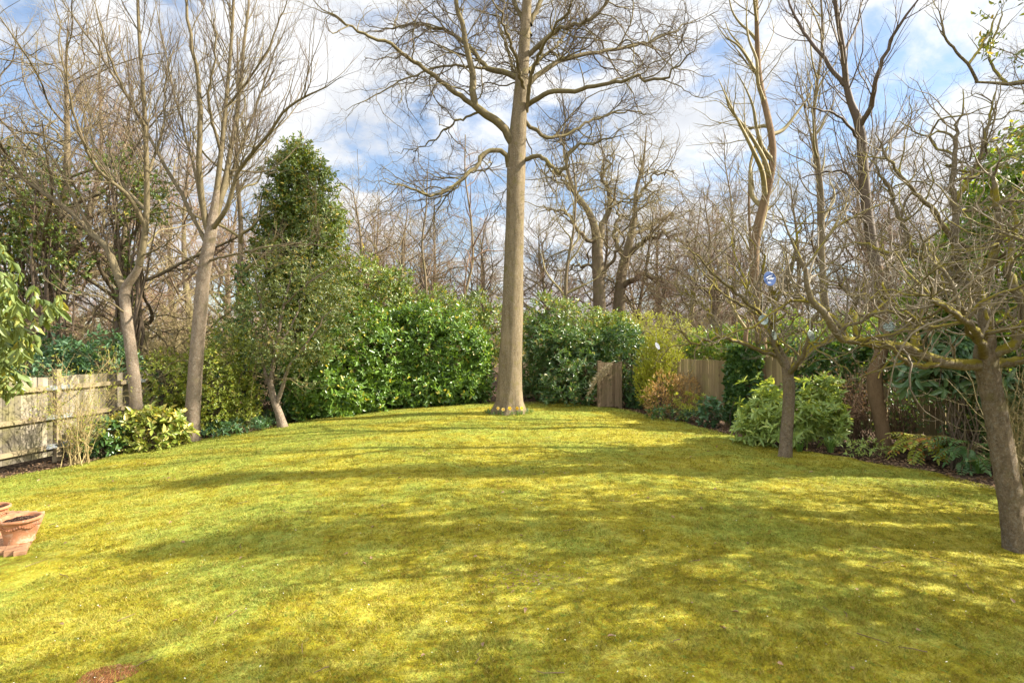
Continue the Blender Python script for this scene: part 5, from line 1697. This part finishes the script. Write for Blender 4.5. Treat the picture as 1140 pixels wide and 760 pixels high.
# ------------------------------------------------------------------ woods behind
def wood_tree(seed, H, nl, spread, r, mats, label, forks=3, low=0.25, twig_up=.05):
    """a template tree about H metres tall at the origin"""
    rng = np.random.default_rng(seed)
    pth = [np.array([0, 0, -.1])]
    d = np.array([rng.normal() * .06, rng.normal() * .06, 1.0])
    for i in range(8):
        d = nrm(d + np.array([rng.normal() * .10, rng.normal() * .10, .2]))
        pth.append(pth[-1] + d * H * .9 / 8)
    pth = np.array(pth)
    sp = smooth_path(pth, 40)
    ps, rs = [], []
    for i in range(nl):
        t = low + (.95 - low) * (i + rng.random()) / nl
        k = int(t * 39)
        a = i * 2.4 + rng.random()
        d = np.array([math.cos(a), math.sin(a), .35 + .8 * rng.random()])
        ln = spread * (1.25 - .85 * t) * (.7 + .5 * rng.random())
        q = [sp[k]]
        for j in range(7):
            d = nrm(d + rng.normal(size=3) * .26 + np.array([0, 0, twig_up]))
            q.append(q[-1] + d * ln / 7)
        ps.append(smooth_path(q, 20))
        rs.append(np.linspace(max(.02, r * (1.02 - t) * .55), .012, 20))
    lv = [dict(per_m=2.2, t0=.12, ang=(28, 68), lr=(.35, .65), cap=3.2, n=9, wander=.24, up=twig_up, rk=.008, rmin=.006, fall=.4),
          dict(per_m=4.2, t0=.1, ang=(28, 68), lr=(.35, .7), cap=1.6, n=7, wander=.25, up=.02, rk=.008, rmin=.009, fall=.4),
          dict(per_m=5.5, t0=.1, ang=(28, 68), lr=(.4, .8), cap=.75, n=4, wander=.24, up=.0, rk=.006, rmin=.0075)]
    root, _ = bare_tree('bare_tree', label, 'tree', np.zeros(3), list(pth), list(r * (1 - np.linspace(0, 1, len(pth))) ** .9 + .008), np.array(ps), np.array(rs), lv, mats, seed, k=12, flare=.25, sides=(6, 4, 3, 3, 3))
    return root


WG_L, WG_C, WG_R = 'bare trees in the wood behind the left fence', 'bare trees beyond the far hedge', 'bare trees beyond the right-hand shrubs'
T0 = wood_tree(501, 13, 24, 5.6, .20, mo, '')
T1 = wood_tree(502, 15, 26, 5.4, .19, mr, '', low=.3)
T2 = wood_tree(503, 11.5, 26, 5.6, .17, mr, '', low=.15)
T3 = wood_tree(504, 16, 24, 4.6, .14, mw, '', low=.3, twig_up=.12)
LL = 'bare brown tree standing deep in the wood behind the left fence'
LC = 'distant bare tree with fine reddish twigs beyond the laurel hedge, left of the tall tree'
LR = 'distant bare tree showing between the tall tree and the apple trees'
LRR = 'bare tree in the wood far behind the apple trees on the right'
spots = [
    # template, px, Y, rotation, scale, label, group
    (T0, 62, 15.5, 0.3, 1.0, 'thick dark bare tree close behind the left fence', WG_L),
    (T2, 120, 17.0, 1.9, 1.05, 'low-branched bare tree behind the forked one at the left fence', WG_L),
    (T1, 20, 19.0, 2.2, 1.0, LL, WG_L),  
    (T3, -25, 16.0, 5.0, 1.0, LL, WG_L), (T1, 215, 27.0, 4.2, 1.1, LL, WG_L), (T2, 50, 29.0, 2.9, 1.3, LL, WG_L), (T0, 150, 33.0, 5.5, 1.3, LL, WG_L),
     (T0, 255, 34.0, 1.1, 1.15, LL, WG_L), (T2, 290, 30.0, 3.3, 1.0, LL, WG_L), (T1, 5, 36, 0.4, 1.3, LL, WG_L),  (T2, 200, 42, 4.9, 1.5, LL, WG_L),
    (T2, 418, 30.0, 2.6, .95, LC, WG_C), (T0, 445, 34.0, 0.2, .85, LC, WG_C), (T2, 488, 32.0, 5.1, .85, LC, WG_C), (T0, 540, 36.0, 3.0, .8, LC, WG_C),   
    (T0, 405, 26.0, 4.4, .85, LC, WG_C), (T2, 440, 25.0, 0.7, .85, LC, WG_C),  (T2, 530, 28.0, 1.4, .85, LC, WG_C), (T0, 480, 38.0, 5.9, 1.0, LC, WG_C), (T1, 385, 33, 2.9, .9, LC, WG_C),
    (T2, 600, 27.0, 2.2, .8, LR, WG_R), (T1, 650, 33.0, 0.9, .85, LR, WG_R), (T2, 720, 31.0, 5.5, .95, LR, WG_R),  (T2, 790, 34, 1.1, 1.05, LR, WG_R),
    (T2, 612, 34.0, 4.0, .9, LR, WG_R), (T0, 735, 34.0, 2.0, .95, LR, WG_R), (T2, 765, 26.0, 0.5, .85, LR, WG_R),  (T2, 705, 42, 3.1, 1.0, LR, WG_R),
    (T2, 800, 24.0, 3.5, .9, LRR, WG_R), (T3, 815, 30.0, 1.5, 1.0, LRR, WG_R), (T0, 885, 27.0, 4.6, .9, LRR, WG_R), (T3, 930, 21.0, 2.4, .95, LRR, WG_R), (T2, 960, 25.0, 0.9, 1.0, LRR, WG_R),
    (T1, 1010, 22.0, 3.8, .9, LRR, WG_R), (T2, 1060, 19.0, 5.2, .85, LRR, WG_R), (T3, 1120, 17.0, 0.1, .85, LRR, WG_R), (T0, 1180, 20.0, 2.7, .9, LRR, WG_R),  (T2, 1000, 36, 4, 1.2, LRR, WG_R),
]
used = set()
for T, px, Y, rz, sc, lab, grp in spots:
    sc = sc * (1.03 if lab in (LC, LR) else 1.0)
    loc = tuple(GY(px, Y))
    if T.name not in used:
        used.add(T.name)
        o = T
        o.location, o.rotation_euler, o.scale = loc, (0, 0, rz), (sc, sc, sc)
        o['label'] = lab
    else:
        o = dup(T, lab, loc, rz, sc)
    o['group'] = grp

# the two big bare oaks right of centre, with heavy curving low limbs
rng = np.random.default_rng(521)
YO = 27.0
for nm, bp_, th, rd, spec, sd_n in (
    ('big rugged bare oak with two heavy stems beyond the far shrubs, left of the pair', on(668, YO),
     [(668, 420), (668, 370), (667, 320), (665, 285), (664, 262), (655, 235), (640, 215), (632, 190), (628, 160), (640, 120)], [.42, .36, .33, .30, .24, .18, .14, .10, .06, .02],
     [([(665, 280), (672, 250, .3), (680, 225, .5), (672, 190, .8), (690, 150, 1)], .2, .02),
      ([(664, 268), (650, 262, -.5), (632, 240, -1), (608, 232, -1.5), (590, 235, -2)], .12, .015),
      ([(668, 300), (650, 295, .5), (620, 300, 1), (600, 290, 1.4)], .09, .012),
      ([(640, 215), (620, 195, .4), (600, 190, .8), (585, 200, 1)], .08, .012),
      ([(666, 310), (685, 285, -1), (700, 250, -1.6), (720, 215, -2)], .10, .014)], 522),
    ('rugged bare oak with an arching low limb, right of the pair beyond the shrubs', on(692, YO + 1.5),
     [(690, 420), (689, 370), (690, 330), (692, 305), (697, 285), (702, 265), (706, 245), (708, 215), (716, 180), (720, 140)], [.40, .34, .30, .27, .23, .18, .14, .10, .06, .02],
     [([(691, 318), (704, 312, -.4), (718, 306, -.8), (735, 312, -1.2), (744, 328, -1.5), (758, 345, -1.8)], .17, .03),
      ([(699, 285), (712, 272, -.5), (728, 262, -1), (750, 262, -1.5), (775, 258, -2)], .16, .02),
      ([(703, 262), (720, 255, .5), (745, 240, 1), (770, 245, 1.5)], .12, .015),
      ([(695, 290), (684, 262, .5), (688, 230, 1), (680, 200, 1.3)], .14, .018),
      ([(708, 225), (725, 200, -.5), (745, 190, -1), (765, 195, -1.4)], .09, .012)], 523)):
    Yt = bp_[1]
    pth = [bp_ - (0, 0, .1)] + [P(q[0], q[1], Yt) for q in th[1:]]
    lp, lr_ = limbs_px(Yt, spec, 24, .13, rng)
    lvO = [dict(per_m=2.2, t0=.12, ang=(30, 75), lr=(.35, .7), cap=3.8, n=11, wander=.30, up=.05, rk=.012, rmin=.008, fall=.3),
           dict(per_m=3.4, t0=.1, ang=(30, 75), lr=(.35, .7), cap=1.9, n=8, wander=.30, up=.02, rk=.009, rmin=.009, fall=.4),
           dict(per_m=5.0, t0=.1, ang=(30, 75), lr=(.4, .8), cap=.9, n=5, wander=.28, up=.0, rk=.007, rmin=.008)]
    bare_tree('oak_tree', nm, 'tree', bp_, pth, rd, lp, lr_, lvO, (M['bark_wood'], M['bark_wood'], M['twig_olive']), sd_n, k=14, flare=.3, sides=(7, 4, 3, 3, 3), lump=.1)

# leafy ivy masses and thickets in the left wood
def thicket(seed, w_, h, n, mats):
    rng = np.random.default_rng(seed)
    root = thing('thicket', '', 'shrub', (0, 0, 0))
    a = rng.random(n) * 6.28
    ps = []
    for i in range(n):
        p = np.array([rng.normal() * w_ * .25, rng.normal() * w_ * .2, -.05])
        d = np.array([math.cos(a[i]) * .6, math.sin(a[i]) * .6, 1.0])
        q = [p]
        L = h * (.7 + .7 * rng.random())
        for j in range(7):
            d = nrm(d + rng.normal(size=3) * .2 + np.array([math.cos(a[i]) * .1, math.sin(a[i]) * .1, -.12]))
            q.append(q[-1] + d * L / 7)
        ps.append(smooth_path(q, 18))
    ps = np.array(ps)
    rs = np.repeat(np.linspace(.04, .008, 18)[None], n, 0) * (.5 + .9 * rng.random((n, 1)))
    g = Geo()
    g.tubes(ps, rs, 5)
    g.build('stems', mats[0], root)
    g = Geo()
    l1 = spawn(rng, ps, rs, per_m=3.0, t0=.15, ang=(30, 75), lr=(.3, .6), cap=1.8, n=8, wander=.26, up=.0, rk=.007, rmin=.004)
    l2 = spawn(rng, l1[0], l1[1], per_m=4.5, t0=.1, ang=(30, 75), lr=(.35, .7), cap=1.0, n=5, wander=.26, up=-.02, rk=.006, rmin=.0035)
    l3 = spawn(rng, l2[0], l2[1], per_m=5.0, t0=.1, ang=(30, 75), lr=(.4, .8), cap=.5, n=4, wander=.26, up=.0, rk=.006, rmin=.0048)
    for q in (l1, l2, l3):
        g.tubes(q[0], q[1], 3)
    g.build('twigs', mats[1], root)
    return root


th = thicket(541, 3.0, 4.4, 30, (M['bark_wood'], M['twig_olive']))
LT = 'tangled bare olive-brown thicket behind the left fence'
th['group'] = 'thickets in the wood'
for i, (px, Y, rz, sc, lab) in enumerate(((110, 14.5, 0, .9, LT), (185, 16.0, 1.4, 1.0, LT), (40, 17.0, 2.5, 1.15, LT), (150, 20.0, 5.2, 1.35, LT), (215, 23.0, 2.0, 1.4, LT),
                                          (-10, 15.0, 3.0, 1.0, LT), 
                                          (700, 24.0, 3.3, .9, 'pale brown thicket at the feet of the two big oaks'), (655, 25.0, 1.0, .9, 'pale brown thicket at the feet of the two big oaks'),
                                          (770, 21.0, 5.0, .95, 'twiggy thicket beyond the far fence panel'), (820, 19.0, .5, .95, 'twiggy thicket beyond the far fence panel'),
                                          (430, 24.0, 2.2, .8, 'twiggy thicket showing over the laurel hedge'), (395, 22.0, .2, .9, 'twiggy thicket showing over the laurel hedge'))):
    if i == 0:
        th.location, th.rotation_euler, th.scale, o = tuple(GY(px, Y)), (0, 0, rz), (sc, sc, sc), th
        th['label'] = lab
    else:
        dup(th, lab, tuple(GY(px, Y)), rz, sc)

shrub('ivy_clad_tree', 'ivy-smothered tree at the left edge above the pale drooping shrub', 'tree', on(20, 15.0),
      [E(10, 215, 15.0, 22, 60, .7), E(25, 270, 15.0, 28, 60, .8), E(15, 330, 15.0, 30, 50, .8)], M['l_conifer'], 34, 6, .12, .08, .05, 551, lump=.35, inner=.7, nstem=20, stem_r=.05)
shrub('ivy_clad_tree', 'loose green ivy mass high among the bare trees left of the pink trunk', 'tree', on(140, 15.0),
      [E(150, 205, 15.0, 28, 34, .9), E(125, 185, 15.0, 18, 22, .7), E(165, 235, 15.0, 18, 24, .7), E(140, 300, 15, 10, 60, .3)], M['l_laurel2'], 22, 6, .14, .08, .05, 552, lump=.4, inner=.8, nstem=20, stem_r=.05)
shrub('ivy_clad_tree', 'yellowish green ivy low in the left wood behind the fork of the bare tree', 'tree', on(60, 14.2),
      [E(60, 205, 14.2, 22, 30, .7), E(45, 255, 14.2, 24, 40, .7), E(75, 290, 14.2, 20, 34, .6)], M['l_laurel2'], 20, 6, .14, .08, .05, 553, lump=.4, inner=.8, nstem=14, stem_r=.05)

# the far wood that closes the view
rng = np.random.default_rng(561)
g = Geo()
for i in range(150):
    a = R(-62 + 124 * (i + rng.random()) / 150)
    dist = 52 + 26 * rng.random()
    b = np.array([math.sin(a) * dist, math.cos(a) * dist + 6, -.6])
    H = 7 + 5 * rng.random()
    n = 10
    q = []
    for j in range(n):
        d = np.array([rng.normal() * .9, rng.normal() * .9, .9])
        p = [b + np.array([rng.normal() * 1.6, rng.normal() * 1.2, H * .45 * rng.random()])]
        for m in range(6):
            d = nrm(d + rng.normal(size=3) * .3 + np.array([0, 0, .05]))
            p.append(p[-1] + d * H / 9 * (.6 + .5 * rng.random()))
        q.append(smooth_path(p, 10))
    q = np.array(q)
    r = np.repeat(np.linspace(.06, .014, 10)[None], n, 0)
    g.tubes(q, r, 4)
    c = spawn(rng, q, r, per_m=3.0, t0=.1, ang=(25, 70), lr=(.35, .7), cap=2.6, n=6, wander=.28, up=.03, rk=.008, rmin=.010)
    g.tubes(c[0], c[1], 3)
    c2 = spawn(rng, c[0], c[1], per_m=2.6, t0=.1, ang=(25, 70), lr=(.4, .8), cap=1.3, n=4, wander=.28, up=.0, rk=.008, rmin=.009)
    g.tubes(c2[0], c2[1], 3)
kind(g.build('distant_wood', M['twig_red']), 'stuff')
g = Geo()
N = 16000
a = R(-62) + R(124) * rng.random(N)
dist = 47 + 30 * rng.random(N)
h = 3.4 * rng.random(N)**1.2 * (.75 + .35 * np.sin(a * 37) * np.sin(a * 91))
p = np.column_stack([np.sin(a) * dist, np.cos(a) * dist + 6, -.5 + h])
leaves(g, p, rng.normal(size=(N, 3)) + (0, 0, .3), rng.normal(size=(N, 3)), .55, .34)
kind(g.build('distant_undergrowth', M['l_holly']), 'stuff')
